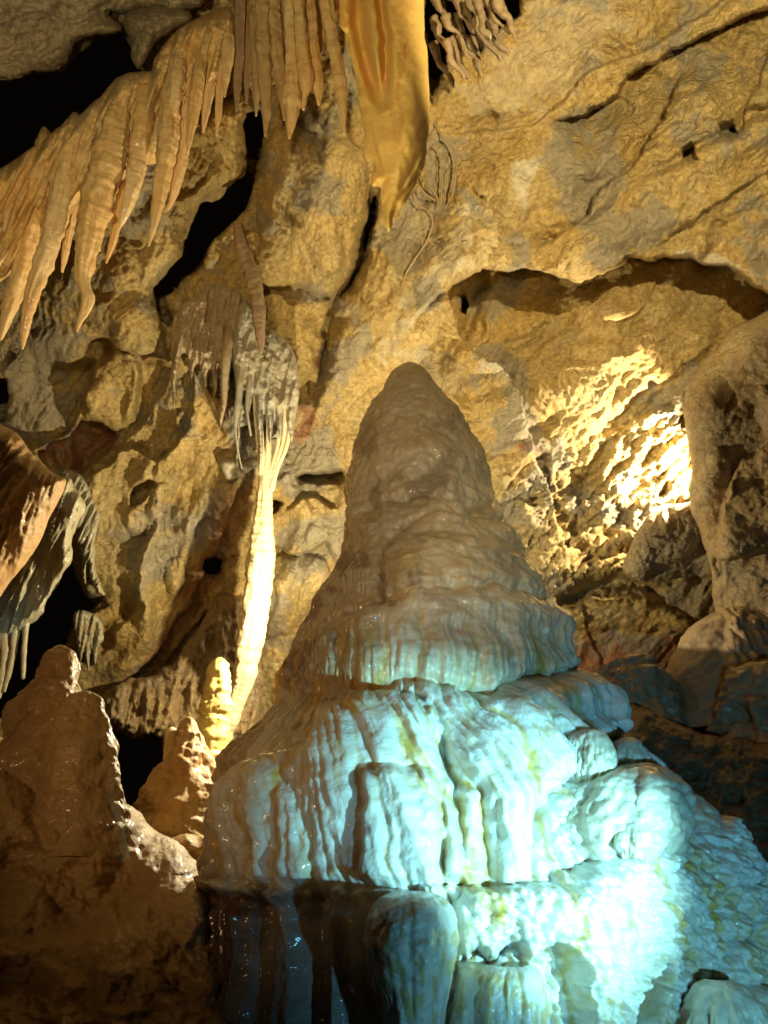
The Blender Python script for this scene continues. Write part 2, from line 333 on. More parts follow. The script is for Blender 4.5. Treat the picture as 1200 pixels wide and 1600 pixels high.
def wall_h(px, py):
    t = wall_depth(px, py); wx = px+9*noise2(px, py, 60, 4, 1, .55); wy = py+9*noise2(px, py, 60, 4, 2, .55)
    right = sstep(560, 720, px + (py-500)*0.25)
    h = rockdetail(px, py, t, 33, 0.75)*right + rockdetail(px, py, t, 66, 0.9, 3)*(1-right)
    rough = sstep(-50, 60, -(px-1060)*0.0 + sd_poly(px, py, [(760, 740), (880, 700), (960, 640), (1130, 515), (1130, 900), (900, 960), (820, 900)]))
    Q = np.stack([(wx*0.8-wy*0.6)/34, (wx*0.6+wy*0.8)/15, np.zeros_like(wx)+9], -1)
    h += rough*(0.10*fbm(Q, 1.0, 5, 50, 0.55) - 0.07*fbm(Q, 0.5, 4, 55, 0.5, True))
    a = (h, wx, wy)
    # upper right overhangs and creases
    lip(*a, [(640, 520), (660, 480), (700, 447), (740, 430), (790, 424), (832, 420), (880, 434), (907, 442), (945, 421), (1008, 404), (1060, 398), (1100, 408), (1140, 418), (1170, 434), (1212, 456), (1400, 540)], 0.95, 190, 1)
    lip(*a, [(690, 205), (780, 205), (850, 185), (890, 140), (950, 100), (1040, 62), (1100, 20), (1170, -40)], 0.18, 60, -1)
    lip(*a, [(860, 190), (950, 160), (985, 118), (1060, 76), (1130, 42), (1205, 8), (1300, -30)], 0.6, 85, 1)
    lip(*a, [(1075, 100), (1050, 150), (1030, 190), (1000, 235), (975, 270), (950, 290), (925, 325), (862, 372), (820, 390)], 0.34, 42, 1)
    lip(*a, [(1210, 80), (1185, 130), (1165, 170), (1155, 200), (1130, 205)], 0.2, 40, 1)
    ridge(*a, [(1320, 120), (1200, 195), (1080, 262), (980, 318), (880, 372), (790, 412)], -0.24, 45)
    ridge(*a, [(1320, 90), (1210, 158), (1140, 203), (1080, 241), (1000, 280)], 0.20, 9)
    for x, y in ((1135, 203), (1078, 242)): ridge(*a, [(x-10, y+3), (x+10, y-3)], 0.35, 9, 0.01)
    lip(*a, [(1300, 200), (1150, 300), (1020, 390)], 0.12, 60, -1)
    for L_, A_, w_ in (([(730, 250), (860, 215), (1000, 150), (1130, 90)], .07, 26), ([(780, 330), (900, 280), (1020, 200), (1160, 120)], -.10, 30), ([(760, 370), (850, 335), (960, 270)], .07, 14),
                       ([(820, 400), (940, 350), (1080, 290), (1300, 190)], .09, 22), ([(880, 425), (1000, 365), (1130, 320), (1300, 260)], -.12, 34), ([(1000, 395), (1100, 350), (1250, 310)], .08, 14),
                       ([(700, 560), (800, 530), (900, 480), (1000, 460)], -.08, 24), ([(720, 620), (820, 590), (930, 520), (1060, 500)], .08, 14), ([(740, 680), (850, 630), (960, 570), (1060, 540)], -.09, 26), ([(740, 720), (820, 690), (880, 640)], .08, 10)):
        ridge(*a, L_, A_, w_)
    # centre ribs
    ridge(*a, [(745, 260), (735, 320), (715, 390), (665, 460), (625, 540), (590, 620)], -0.30, 42)
    ridge(*a, [(620, 380), (600, 440), (560, 520), (520, 640)], -0.18, 36)
    lip(*a, [(600, 250), (592, 310), (578, 370), (562, 425), (536, 462), (520, 500), (508, 560), (498, 640)], 0.38, 55, 1)
    ridge(*a, [(575, 345), (560, 425), (528, 475), (512, 540), (502, 620)], 0.30, 9)
    lip(*a, [(735, 250), (738, 300), (733, 350), (728, 400)], 0.09, 30, -1)
    ridge(*a, [(770, 430), (745, 480), (725, 525), (690, 590)], 0.22, 10)
    ridge(*a, [(775, 440), (800, 470), (840, 470), (900, 450)], 0.12, 26)
    ridge(*a, [(905, 470), (830, 540), (760, 600), (700, 640)], 0.14, 16)
    ridge(*a, [(980, 470), (890, 560), (800, 620)], -0.12, 30)
    # centre-left block
    lobe(*a, [(425, 200), (500, 210), (560, 230), (578, 330), (560, 420), (520, 470), (470, 458), (415, 448), (400, 400), (405, 300)], -0.34, 60)
    lip(*a, [(505, 300), (540, 400), (505, 440), (500, 470)], 0.10, 40, -1)
    lip(*a, [(400, 440), (430, 452), (470, 450), (500, 470), (530, 465)], 0.22, 30, 1)
    # left slab field
    lobe(*a, [(180, 560), (165, 525), (60, 420), (150, 250), (290, 180), (390, 150), (395, 240), (375, 290), (310, 318), (286, 395), (243, 450), (245, 500), (262, 556)], -0.34, 40)
    lip(*a, [(140, 520), (168, 528), (200, 548), (232, 557), (265, 556)], 0.30, 60, 1)
    lip(*a, [(330, 200), (345, 250), (300, 300), (230, 330)], 0.1, 40, 1)
    lobe(*a, [(165, 550), (205, 552), (222, 580), (218, 640), (195, 672), (168, 668), (135, 650), (124, 620), (136, 590)], -0.28, 22)
    lip(*a, [(-40, 650), (20, 690), (58, 700), (110, 670), (125, 640), (150, 560)], 0.55, 120, -1)
    lobe(*a, [(60, 706), (118, 662), (140, 655), (186, 678), (176, 700), (110, 748), (70, 735)], 0.4, 14)
    # long sloping wall on the left
    lip(*a, [(290, 560), (300, 620), (285, 680), (245, 720), (205, 700), (170, 715), (108, 752)], 0.30, 60, 1)
    lip(*a, [(330, 640), (318, 690), (270, 715), (240, 760), (222, 780)], 0.12, 50, -1)
    lobe(*a, [(204, 768), (226, 752), (238, 758), (224, 782), (206, 788)], 0.45, 8)
    lip(*a, [(300, 690), (280, 740), (250, 790), (235, 840)], 0.12, 30, -1)
    lip(*a, [(395, 730), (370, 770), (350, 850), (318, 890), (300, 940), (230, 1040), (150, 1110)], 0.24, 60, -1)
    lip(*a, [(250, 790), (232, 850), (215, 880), (213, 930), (190, 980), (150, 1030)], 0.20, 36, 1)
    ridge(*a, [(240, 800), (212, 880), (222, 950), (180, 1010)], -0.16, 18)
    ridge(*a, [(150, 760), (190, 820), (230, 840), (330, 800)], -0.06, 30)
    lip(*a, [(100, 750), (150, 740), (240, 640), (280, 560)], 0.22, 70, -1)
    lip(*a, [(112, 865), (140, 925), (165, 938), (130, 965), (112, 990)], 0.2, 60, 1)
    lip(*a, [(460, 745), (500, 735), (540, 735)], 0.34, 26, 1)
    lobe(*a, [(470, 742), (520, 728), (540, 740), (530, 752), (475, 755)], 0.35, 8)
    lip(*a, [(430, 850), (470, 862), (520, 850)], 0.3, 40, 1)
    lobe(*a, [(430, 870), (500, 870), (510, 900), (480, 960), (420, 1000), (400, 960)], -0.35, 40)
    ridge(*a, [(480, 480), (500, 520), (490, 580), (460, 640)], 0.12, 16)
    zone = sstep(-40, 40, sd_poly(px, py, [(20, 700), (200, 690), (300, 640), (470, 640), (520, 760), (440, 1060), (200, 1090), (100, 1000)]))
    Q3 = np.stack([(wx*0.5-wy*0.2)/30, (wx*0.9+wy*0.5)/46, np.zeros_like(wx)+4], -1)
    h += zone*(0.07*fbm(Q3, 1.0, 4, 58, 0.5)-0.045*fbm(Q3, 0.7, 4, 59, 0.5, True)+0.07*cells((wx*.9+wy*.35)/46, (wy*.9-wx*.4)/70, 8, 10))
    ridge(*a, [(286, 640), (275, 665), (281, 690), (254, 702), (248, 735), (237, 756)], -0.12, 6)
    lip(*a, [(292, 712), (281, 740), (276, 765), (262, 790), (268, 830)], 0.16, 26, -1)
    lobe(*a, [(196, 800), (215, 790), (232, 800), (236, 825), (218, 842), (198, 832)], -0.14, 16)
    lobe(*a, [(236, 770), (252, 762), (252, 800), (243, 852), (226, 880), (214, 900), (206, 888), (218, 855), (232, 830)], -0.22, 14)
    ridge(*a, [(213, 895), (216, 930), (228, 965), (222, 1000), (196, 1040), (170, 1062)], -0.22, 14)
    ridge(*a, [(120, 965), (150, 985), (176, 988), (200, 960)], -0.10, 9)
    lip(*a, [(330, 795), (300, 830), (262, 850), (240, 862)], 0.14, 30, -1)
    lip(*a, [(320, 950), (290, 1000), (255, 1040), (215, 1075)], 0.25, 40, -1)
    lobe(*a, [(262, 880), (285, 868), (292, 900), (275, 930), (258, 915)], -0.12, 14)
    lip(*a, [(100, 560), (60, 600), (20, 640), (-40, 660)], 0.12, 40, -1)
    lip(*a, [(430, 700), (470, 690), (520, 690), (560, 650)], 0.14, 40, 1)
    lip(*a, [(440, 800), (480, 780), (530, 790)], 0.2, 30, -1)
    # right wall ledges lit from the side
    lip(*a, [(1140, 505), (1080, 565), (1000, 610), (950, 655), (885, 705), (830, 722), (758, 742)], -0.16, 200, 1, 8)
    lip(*a, [(1070, 640), (1010, 640), (960, 690), (930, 760), (890, 800)], 0.15, 50, 1)
    lip(*a, [(1060, 760), (1000, 790), (960, 840), (905, 900)], 0.12, 60, 1)
    lip(*a, [(860, 700), (850, 760), (810, 800), (800, 860)], 0.12, 40, 1)
    ridge(*a, [(868, 955), (898, 934), (930, 917), (965, 910), (1010, 922), (1045, 938)], 0.55, 10)
    lobe(*a, [(880, 960), (900, 945), (950, 930), (1010, 938), (1070, 965), (1090, 985), (1000, 985), (880, 985)], -0.2, 24)
    # the foot of the wall turns towards the room
    h -= 2.0*sstep(985, 1330, py)*sstep(780, 900, px) + 0.8*sstep(1000, 1330, py)*(1-sstep(780, 900, px))
    h -= 1.7*sstep(-40, -230, py)*sstep(330, 420, px)*sstep(820, 700, px)
    return t+h
def wall_stain(px, py):
    s = np.zeros((len(px), 3)); n = noise2(px, py, 26, 4, 60, .6); n2 = noise2(px, py, 90, 4, 61, .6)
    def patch(k, poly, f=14, a=1.0):
        m = local(px, py, poly, 50); d = sd_poly(px[m], py[m], poly)+f*n[m]; s[m, k] = np.maximum(s[m, k], a*sstep(-4, 4, d))
    patch(0, [(795, 692), (825, 688), (845, 702), (812, 706)], 9, .8); patch(0, [(455, 680), (495, 600), (500, 560), (490, 680), (462, 705)], 12, .7)
    patch(0, [(860, 1010), (960, 990), (1100, 1000), (1200, 1060), (880, 1080)], 26, .75); patch(0, [(60, 706), (118, 662), (186, 678), (176, 700), (110, 748)], 8, .7)
    patch(0, [(330, 800), (400, 740), (360, 880), (240, 1060), (180, 1090), (290, 940)], 16, .5)
    patch(1, [(800, 258), (858, 240), (830, 285), (822, 330), (806, 310)], 6, .8); patch(1, [(900, 205), (935, 190), (920, 220)], 8, .5)
    patch(1, [(730, 310), (745, 330), (730, 400), (640, 500), (600, 560), (640, 440), (700, 380)], 30, .45)
    patch(1, [(860, 170), (960, 60), (1000, -20), (860, -20), (760, 100), (700, 180)], 40, .35)
    patch(1, [(345, 728), (372, 715), (405, 722), (400, 738), (358, 748)], 5, .9); patch(1, [(1060, 395), (1130, 400), (1190, 430), (1120, 420)], 8, .7)
    patch(2, [(360, 560), (400, 560), (400, 720), (370, 720), (352, 690)], 12, .8); patch(2, [(660, 190), (740, 240), (700, 320), (650, 400), (620, 440), (640, 320)], 30, .5)
    patch(2, [(430, 820), (520, 800), (500, 850), (430, 860)], 12, .6); patch(2, [(0, 430), (120, 520), (110, 690), (0, 690)], 40, .6)
    patch(2, [(640, 560), (700, 540), (740, 600), (700, 620)], 20, .3)
    s[:, 2] = np.maximum(s[:, 2], 0.65*sstep(0.05, 0.45, n2)); return s
wall = relief('cave_wall', (-300, -330, 1500, 1330), 2.1, wall_domain, wall_h, M_WALL, T=0.9, R=14, B=0.12, stainfun=wall_stain)
tag(wall, kind='structure')

# ------------------------------------------------------------------ generic bodies by outline
def body(name, poly, depth, slope=(0, 0), T=0.6, R=40, B=0.4, step=2.2, warp=6, mat=None, detail=None, label=None, cat=None, kind=None, group=None, parent=None, brush=None, clip=None):
    q = smooth_poly(poly); x = q[:, 0]; y = q[:, 1]
    bb = (max(x.min(), -320)-14, max(y.min(), -340)-14, min(x.max(), 1520)+14, min(y.max(), 1760)+14); cx, cy = x.mean(), y.mean()
    sd = abs(hash_name(name+str(poly[0]))) % 97
    def dom(px, py): return sd_poly(px+warp*noise2(px, py, 38, 4, 70+sd, .5), py+warp*noise2(px, py, 38, 4, 71+sd, .5), q)
    def dep(px, py):
        h = np.zeros(px.shape)
        if detail: h = h+detail(px, py)
        if brush: brush(h, px, py)
        return depth+slope[0]*(px-cx)/100+slope[1]*(py-cy)/100+h
    o = relief(name, bb, step, dom, dep, mat, T, R, B, None, parent)
    if parent is None: tag(o, label, cat, group, kind)
    return o
def hash_name(s):
    v = 7
    for ch in s: v = (v*31+ord(ch)) & 0xffffff
    return v
VPY = -1484.0
def plumb(px, py, ref=400.0, vp=VPY): return 600+(px-600)*(ref-vp)/(py-vp)
def flutes(px, py, width, A, seed=0, ref=400, vp=VPY, slow=7.0, oct=3):
    a = plumb(px, py, ref, vp); Q = np.stack([a/width, py/(width*slow), np.full(px.shape, seed*1.7)], -1)
    return A*fbm(Q, 1.0, oct, 80+seed, 0.5, True)*-0.5
def smoothrock(px, py, A, scale, seed=0): return A*noise2(px, py, scale, 5, 90+seed, .5)

# right hand pillar
def pil_d(px, py): return 0.4*rockdetail(px, py, np.full(px.shape, 6.0), 20, 0.55, 7)+smoothrock(px, py, .1, 160, 2)
def pil_b(h, px, py):
    a = (h, px+6*noise2(px, py, 40, 3, 5), py+6*noise2(px, py, 40, 3, 6))
    lip(*a, [(1230, 680), (1160, 720), (1130, 790), (1120, 900)], 0.2, 60, 1); lip(*a, [(1110, 870), (1150, 870), (1260, 840)], .25, 50, 1)
    lobe(*a, [(1090, 730), (1130, 700), (1150, 760), (1120, 790), (1090, 780)], -0.08, 25)
M_PILLAR = rock_mat('pillar_rock', (0.48, 0.35, 0.16), (0.42, 0.34, 0.20), (0.40, 0.26, 0.12), (0.5, 0.42, 0.28), scale=1.3, bump=.015)
body('rock_pillar', [(1480, 380), (1300, 440), (1200, 487), (1150, 508), (1128, 530), (1106, 560), (1082, 590), (1067, 632), (1075, 690), (1080, 740), (1076, 782), (1095, 830), (1112, 900), (1120, 960), (1160, 1010), (1300, 1040), (1480, 1040)],
     6.2, (-0.10, -0.02), 0.25, 50, 0.35, warp=4, mat=M_PILLAR, detail=pil_d, brush=pil_b, label='tall grey and ochre rock buttress along the right edge beside the brightly lit wall', cat='rock pillar')
body('rock_lump', [(976, 878), (988, 845), (1004, 815), (1030, 796), (1068, 784), (1110, 792), (1130, 850), (1126, 905), (1080, 900), (1030, 908), (985, 905)],
     6.9, (0, 0), 0.25, 40, 0.3, warp=5, mat=M_SLAB, detail=lambda x, y: rockdetail(x, y, np.full(x.shape, 7.0), 30, 0.6, 5), label='grey brown rock block wedged at the foot of the right buttress above the dark slit', cat='rock')
# top-left hanging rock lobes
body('ceiling_rock', [(-310, -320), (330, -320), (322, -20), (300, 12), (262, 26), (222, 16), (205, 22), (165, 18), (190, 42), (182, 52), (150, 58), (118, 72), (104, 100), (60, 112), (0, 121), (-310, 140)],
     5.2, (-0.02, -0.12), 0.8, 40, 0.35, warp=7, mat=rock_mat('ceiling_stone', (0.58, 0.46, 0.28), (0.64, 0.50, 0.30), (0.46, 0.36, 0.22), (0.7, 0.6, 0.42)), detail=lambda x, y: rockdetail(x, y, np.full(x.shape, 5.0), 8, 0.8, 9), label='knobbly pale ceiling rock above the black opening in the upper left corner', cat='rock')
body('hanging_rock', [(196, 20), (240, 8), (290, 14), (300, 30), (272, 50), (248, 62), (232, 88), (218, 108), (206, 92), (202, 60), (192, 40)],
     5.05, (0, 0), 0.4, 26, 0.2, warp=3, mat=M_SLAB, detail=lambda x, y: smoothrock(x, y, .04, 30, 3), label='pointed olive grey rock tooth hanging over the right end of the black opening', cat='rock')

# ------------------------------------------------------------------ stalactites (tubes along a path)
def tube(name, pts, depth, mat, parent=None, flat=1.0, rough=0.07, ring=0.04, flute=0.06, seg=22, wob=1.0, seed=None, fold=None, sub=3.0, ddepth=0.0, root=0.0):
    pts = np.array(pts, float); seed = seed if seed is not None else abs(hash_name(str(pts[0])+str(pts[-1]))) % 200
    q = smooth_poly(pts, False, 6); L = np.concatenate([[0], np.cumsum(np.hypot(np.diff(q[:, 0]), np.diff(q[:, 1])))])
    n = max(8, int(L[-1]/sub)); s = np.linspace(0, L[-1], n)
    x = np.interp(s, L, q[:, 0]); y = np.interp(s, L, q[:, 1]); r = np.maximum(0.4, np.interp(s, L, q[:, 2]))
    r = r*(1+0.10*wob*noise2(s, s*0+seed, 14, 2, seed))
    dt = depth+ddepth*s/L[-1]+root*np.exp(-s/22.); c = P(x, y, np.full(n, 1.0)*dt); rm = r*dt/F
    tan = np.gradient(c, axis=0); tan /= np.linalg.norm(tan, axis=1)[:, None]
    b1 = np.cross(tan, FW); b1 /= np.linalg.norm(b1, axis=1)[:, None]; b2 = np.cross(tan, b1)
    th = np.linspace(0, 2*np.pi, seg, endpoint=False)
    TH, S = np.meshgrid(th, s); RM = np.repeat(rm[:, None], seg, 1)
    X3 = np.stack([np.cos(TH)*1.2, np.sin(TH)*1.2, S/38+seed], -1).reshape(-1, 3)
    n1 = fbm(X3, 1.6, 3, seed % 13).reshape(n, seg)
    X4 = np.stack([np.cos(TH)*.5, np.sin(TH)*.5, S/3.6+seed], -1).reshape(-1, 3); n2 = pn(X4, 3).reshape(n, seg)
    X5 = np.stack([np.cos(TH)*2.6, np.sin(TH)*2.6, S/160+seed], -1).reshape(-1, 3); n3 = pn(X5, 5).reshape(n, seg)
    k = 1+rough*n1+ring*n2+flute*n3
    if fold is not None: k = k*fold(TH, S/L[-1])
    V = c[:, None, :]+(RM*k)[:, :, None]*(np.cos(TH)[:, :, None]*b1[:, None, :]+flat*np.sin(TH)[:, :, None]*b2[:, None, :])
    V = V.reshape(-1, 3); idx = np.arange(n*seg).reshape(n, seg)
    f = np.stack([idx[:-1], np.roll(idx[:-1], -1, 1), np.roll(idx[1:], -1, 1), idx[1:]], -1).reshape(-1, 4)
    V = np.vstack([V, c[0], c[-1]+tan[-1]*rm[-1]]); nv = len(V)
    cap0 = [(idx[0, j], idx[0, (j+1) % seg], nv-2, nv-2) for j in range(0)]
    tipf = np.stack([idx[-1], np.roll(idx[-1], -1), np.full(seg, nv-1), np.full(seg, nv-1)], -1)
    me_f = [tuple(a) for a in f]; me_f += [tuple(a[:3]) for a in tipf]; me_f += [(idx[0, (j+1) % seg], idx[0, j], nv-2) for j in range(seg)]
    me = bpy.data.meshes.new(name); me.from_pydata([tuple(v) for v in V], [], me_f); me.polygons.foreach_set('use_smooth', [True]*len(me.polygons)); me.materials.append(mat)
    o = bpy.data.objects.new(name, me); C.objects.link(o)
    if parent: o.parent = parent
    return o

# fused curtain behind the left stalactites
def curt_d(px, py): return flutes(px, py, 26, 0.20, 1, 250, -900, 6)+flutes(px, py, 11, .05, 2, 250, -900, 6)+smoothrock(px, py, .015, 8, 1)
body('flowstone_curtain', [(-150, 420), (-60, 300), (0, 264), (40, 236), (75, 212), (105, 190), (135, 170), (165, 140), (182, 122), (210, 112), (236, 110), (240, 92), (262, 62), (290, 36), (330, 18), (362, 14), (366, 70), (352, 120), (318, 150), (290, 190), (256, 250), (210, 262), (176, 300), (130, 310), (96, 360), (60, 370), (30, 420), (-150, 520)],
     5.08, (0.06, 0.04), 0.5, 26, 0.25, warp=3, mat=M_DRAPE, detail=curt_d, label='pleated orange flowstone curtain running up from the left edge under the black opening', cat='flowstone')
LS = [
 ([(70, 205, 8), (66, 245, 18), (52, 340, 19), (34, 425, 16), (14, 485, 12), (1, 530, 3)], 5.05, 'long orange stalactite whose tip reaches the left edge of the photo'),
 ([(118, 182, 8), (110, 220, 18), (92, 320, 20), (72, 400, 17), (52, 455, 13), (40, 505, 9), (35, 545, 2)], 4.95, 'long smooth orange stalactite with the lowest tip of the left curtain'),
 ([(122, 290, 8), (112, 330, 10), (104, 385, 7), (97, 425, 2)], 5.15, 'short stalactite hanging between the two longest orange ones and the ringed one'),
 ([(192, 135, 8), (184, 180, 20), (168, 260, 27), (148, 330, 27), (136, 395, 20), (130, 438, 12), (138, 464, 11), (133, 485, 8), (125, 502, 5), (120, 518, 1.5)], 4.95, 'fat ridged stalactite with a crooked ringed tip beside the lit slab'),
 ([(196, 270, 7), (188, 320, 9), (177, 375, 6), (166, 411, 1.5)], 5.2, 'slim pale stalactite just right of the crooked ringed tip'),
 ([(232, 118, 8), (228, 150, 17), (218, 230, 17), (206, 295, 13), (194, 335, 8), (187, 356, 2)], 5.0, 'ridged stalactite ending half way down the curtain above the slim pale one'),
 ([(268, 108, 10), (265, 150, 16), (262, 220, 17), (252, 280, 14), (242, 340, 9), (232, 384, 2)], 4.95, 'long pale ringed stalactite at the right end of the left curtain'),
 ([(296, 120, 8), (290, 190, 11), (283, 250, 11), (272, 300, 7), (263, 328, 1.5)], 5.05, 'thin curved stalactite hugging the right side of the long pale ringed one'),
 ([(284, 60, 10), (276, 110, 17), (270, 160, 13), (264, 207, 2)], 4.95, 'short broad stalactite high on the curtain near its upper bend'),
 ([(318, 60, 10), (308, 130, 11), (300, 190, 9), (293, 238, 2)], 4.95, 'ringed stalactite near the curtain top with a beaded lower half'),
 ([(334, 60, 8), (328, 120, 9), (322, 170, 7), (317, 207, 1.5)], 5.05, 'small beaded stalactite just left of the dark cleft'),
 ([(348, 70, 7), (344, 130, 8), (341, 175, 6), (338, 212, 1.5)], 5.1, 'narrow wrinkled stalactite next to the dark cleft'),
 ([(358, 20, 9), (356, 70, 11), (353, 115, 7), (351, 151, 1.5)], 5.0, 'short reddish stalactite at the curtain right top corner'),
 ([(14, 300, 6), (10, 340, 7), (6, 375, 1.5)], 4.9, 'tiny pale stalactite at the far left edge in front of the curtain'),
 ([(240, 190, 7), (238, 225, 7), (236, 248, 1.5)], 5.12, 'stub stalactite tucked between two long ones of the curtain'),
]
for k, (p, d, l) in enumerate(LS): tag(tube('stalactite', [(x, y, r*(.84 if r > 3 else .8)) for x, y, r in p], d, (M_DRAPE, M_DRAPE2, M_DRAPE2)[k % 3], rough=.20, ring=.055, flute=.30, seg=30, sub=2, root=0.3), l, 'stalactite', 'stalactites of the left curtain')
M_RUST = calcite('rusty_calcite', (0.36, 0.21, 0.08), (0.42, 0.28, 0.12), (0.24, 0.11, 0.05), rough=0.4, bump=0.005, sss=0.1, sc_=0.03, ringy=0.006, coat=0.2)
TS = [
 ([(372, -60, 9), (374, 60, 7), (371, 130, 6), (369, 174, 1.5)], 5.1, M_DARK, 'dark wrinkled stalactite at the left end of the top row'),
 ([(384, -60, 8), (388, 50, 7), (386, 120, 5), (385, 161, 1.5)], 5.2, M_DARK, 'short dark stalactite second from left in the top row'),
 ([(392, -60, 9), (398, 40, 9), (401, 120, 7), (400, 181, 1.5)], 5.0, M_RUST, 'rusty thin stalactite left of the ringed brown one'),
 ([(404, -60, 12), (410, 60, 12), (414, 130, 11), (416, 170, 8), (414, 212, 1.5)], 4.9, M_RUST, 'brown ringed stalactite tapering to a fine point before the black crack'),
 ([(418, -60, 14), (424, 30, 13), (432, 90, 11), (440, 140, 7), (444, 188, 1.5)], 4.95, M_RUST, 'dark red stalactite slanting in behind the bulb tipped one'),
 ([(450, -60, 10), (453, 30, 9), (456, 90, 9), (457, 150, 13), (455, 185, 9), (452, 216, 2)], 4.75, M_DRAPE, 'tan stalactite with a swollen bulb near its tip in the top row'),
 ([(464, -60, 10), (468, 20, 9), (473, 80, 10), (478, 125, 11), (476, 150, 5), (474, 171, 2)], 4.75, M_DRAPE, 'tan stalactite with a small nipple tip right of the bulb tipped one'),
 ([(482, -60, 8), (487, 20, 7), (493, 90, 8), (498, 135, 8), (498, 164, 2)], 4.8, M_DRAPE, 'slender tan stalactite standing clear in the middle of the top row'),
 ([(498, -60, 8), (501, 10, 7), (503, 60, 5), (501, 84, 2)], 4.95, M_RUST, 'short stalactite with two beads between longer tan ones'),
 ([(505, -60, 12), (511, 10, 11), (521, 70, 10), (531, 130, 10), (535, 170, 6), (538, 209, 2)], 4.7, M_DRAPE, 'long tan stalactite next to the big amber drapery'),
 ([(436, -60, 10), (440, 20, 8), (444, 90, 5), (446, 120, 1.5)], 5.05, M_DARK, 'shadowed stalactite behind the slanting dark red one'),
]
for p, d, m, l in TS: tag(tube('stalactite', p, d, m, rough=.22, ring=.06, flute=.24, seg=28, wob=1.6), l, 'stalactite', 'stalactites of the top row')

# big amber drapery
ham = bpy.data.objects.new('drapery_stalactite', None); C.objects.link(ham); ham.location = P(610., -60., 4.5)
tag(ham, 'huge smooth amber drapery hanging from the top centre with a small nipple tip', 'stalactite')
def hamfold(TH, S):
    f = 1+0*TH
    return f
def ham_dom(px, py):
    q = smooth_poly([(548, -330), (668, -330), (662, 0), (668, 90), (671, 180), (668, 225), (660, 265), (645, 300), (630, 322), (617, 336), (614, 352), (608, 362), (602, 352), (599, 338), (595, 312), (596, 290), (583, 291), (580, 270), (584, 262), (570, 232), (568, 200), (556, 130), (542, 60), (524, 0), (520, -330)])
    return sd_poly(px+2*noise2(px, py, 30, 3, 5), py+2*noise2(px, py, 14, 3, 6), q)
def ham_dep(px, py):
    h = 4.6+0*px-0.0013*(py-100); a = (h, px+3*noise2(px, py, 50, 2, 8), py)
    ridge(*a, [(552, -300), (558, 0), (568, 80), (588, 150), (600, 175)], 0.22, 11, .1)
    ridge(*a, [(600, -300), (600, 0), (600, 90), (596, 160)], -0.10, 26, .1)
    ridge(*a, [(592, -300), (593, 0), (602, 70), (600, 150), (607, 190)], 0.12, 7, .1) if False else None
    ridge(*a, [(594+2, -300), (597, 0), (602, 60), (602, 120), (600, 180), (604, 220)], 0.0, 9)
    ridge(*a, [(592+2, -300), (594, 0), (604, 62), (601, 130), (606, 172)], 0.20, 8, .1)
    ridge(*a, [(640, -300), (640, 100), (640, 200), (625, 290)], -0.12, 34, .1)
    lip(*a, [(668, 250), (650, 285), (632, 305), (620, 330)], 0.03, 10, 1); lip(*a, [(660, 240), (640, 280), (625, 300)], 0.03, 10, 1)
    lip(*a, [(575, 180), (590, 230), (600, 280)], 0.03, 16, 1)
    h += 0.008*noise2(px, py, 18, 4, 9)+smoothrock(px, py, .03, 60, 8); return h
h1 = relief('drapery', (500, -340, 690, 380), 1.6, ham_dom, ham_dep, M_HAM, T=0.35, R=40, B=0.17, parent=None)
h1.parent = ham; h1.matrix_parent_inverse = ham.matrix_world.inverted()
h1.location = -Vector(ham.location)
h1.matrix_parent_inverse.identity()

M_HEL = calcite('helictite_calcite', (0.24, 0.17, 0.085), (0.20, 0.14, 0.075), (0.22, 0.14, 0.07), rough=0.4, bump=0.01, coat=0.3)
# twig-like helictites round the dark pocket
rows = ['top row', 'second row', 'third row', 'bottom row']; ords = ['leftmost', 'second', 'third', 'fourth', 'fifth', 'sixth', 'last']
for i in range(26):
    x = 682+i % 7*16+random.uniform(-6, 6); y = (-18+(i//7)*32)+random.uniform(-9, 9)
    if y > 50 and x > 765: x -= 34
    pts = [(x-6, y-18, 8), (x, y, random.uniform(4, 7))]; dx = random.uniform(2, 10)
    for k in range(3):
        x += dx+random.uniform(-8, 8); y += random.uniform(7, 17); pts.append((x, y, random.uniform(2.2, 5.5)))
    pts.append((x+2, y+8, 1.2))
    o = tube('helictite', pts, random.uniform(5.0, 5.6), M_HEL, rough=.3, ring=.12, flute=.2, seg=14, wob=3)
    tag(o, '%s helictite of the %s in the knobbly cluster by the dark pocket' % (ords[i % 7], rows[i//7]), 'helictite', 'helictites around the dark pocket')
# calcite threads below the drapery
M_THREAD = calcite('thread_calcite', (0.40, 0.27, 0.14), (0.34, 0.22, 0.11), (0.3, 0.2, 0.1), coat=.1)
TH_ = [([(662, 262, 3), (672, 290, 2.6), (682, 306, 2.8), (685, 322, 3)], 'short thread of calcite curving down beside the drapery edge'),
       ([(652, 286, 2.6), (664, 302, 2.6), (680, 314, 2.8), (684, 322, 3)], 'short slanting calcite thread ending at the pale node'),
       ([(645, 300, 2.5), (652, 318, 2.4), (668, 330, 2.4), (676, 348, 2.6), (668, 375, 2.4), (652, 400, 2.4), (636, 425, 2.2), (628, 445, 2)], 'long wriggling calcite thread below the amber drapery'),
       ([(676, 190, 2.2), (690, 212, 2.4), (708, 232, 2.4), (713, 262, 2.4), (708, 300, 2.6), (702, 315, 2.2)], 'bowed calcite thread furthest right of the drapery'),
       ([(674, 228, 2), (686, 240, 2), (691, 265, 2), (690, 300, 2.2), (688, 320, 2)], 'faint thin calcite thread between the bowed one and the drapery')]
for p, l in TH_:
    zz = np.array(p, float); dd = float(np.mean(wall_h(zz[:, 0], zz[:, 1])))-0.10
    tag(tube('calcite_thread', [(x, y, r*.55) for x, y, r in p], dd+.04, M_THREAD, seg=8, rough=.3, wob=3), l, 'calcite thread', 'calcite threads below the drapery')

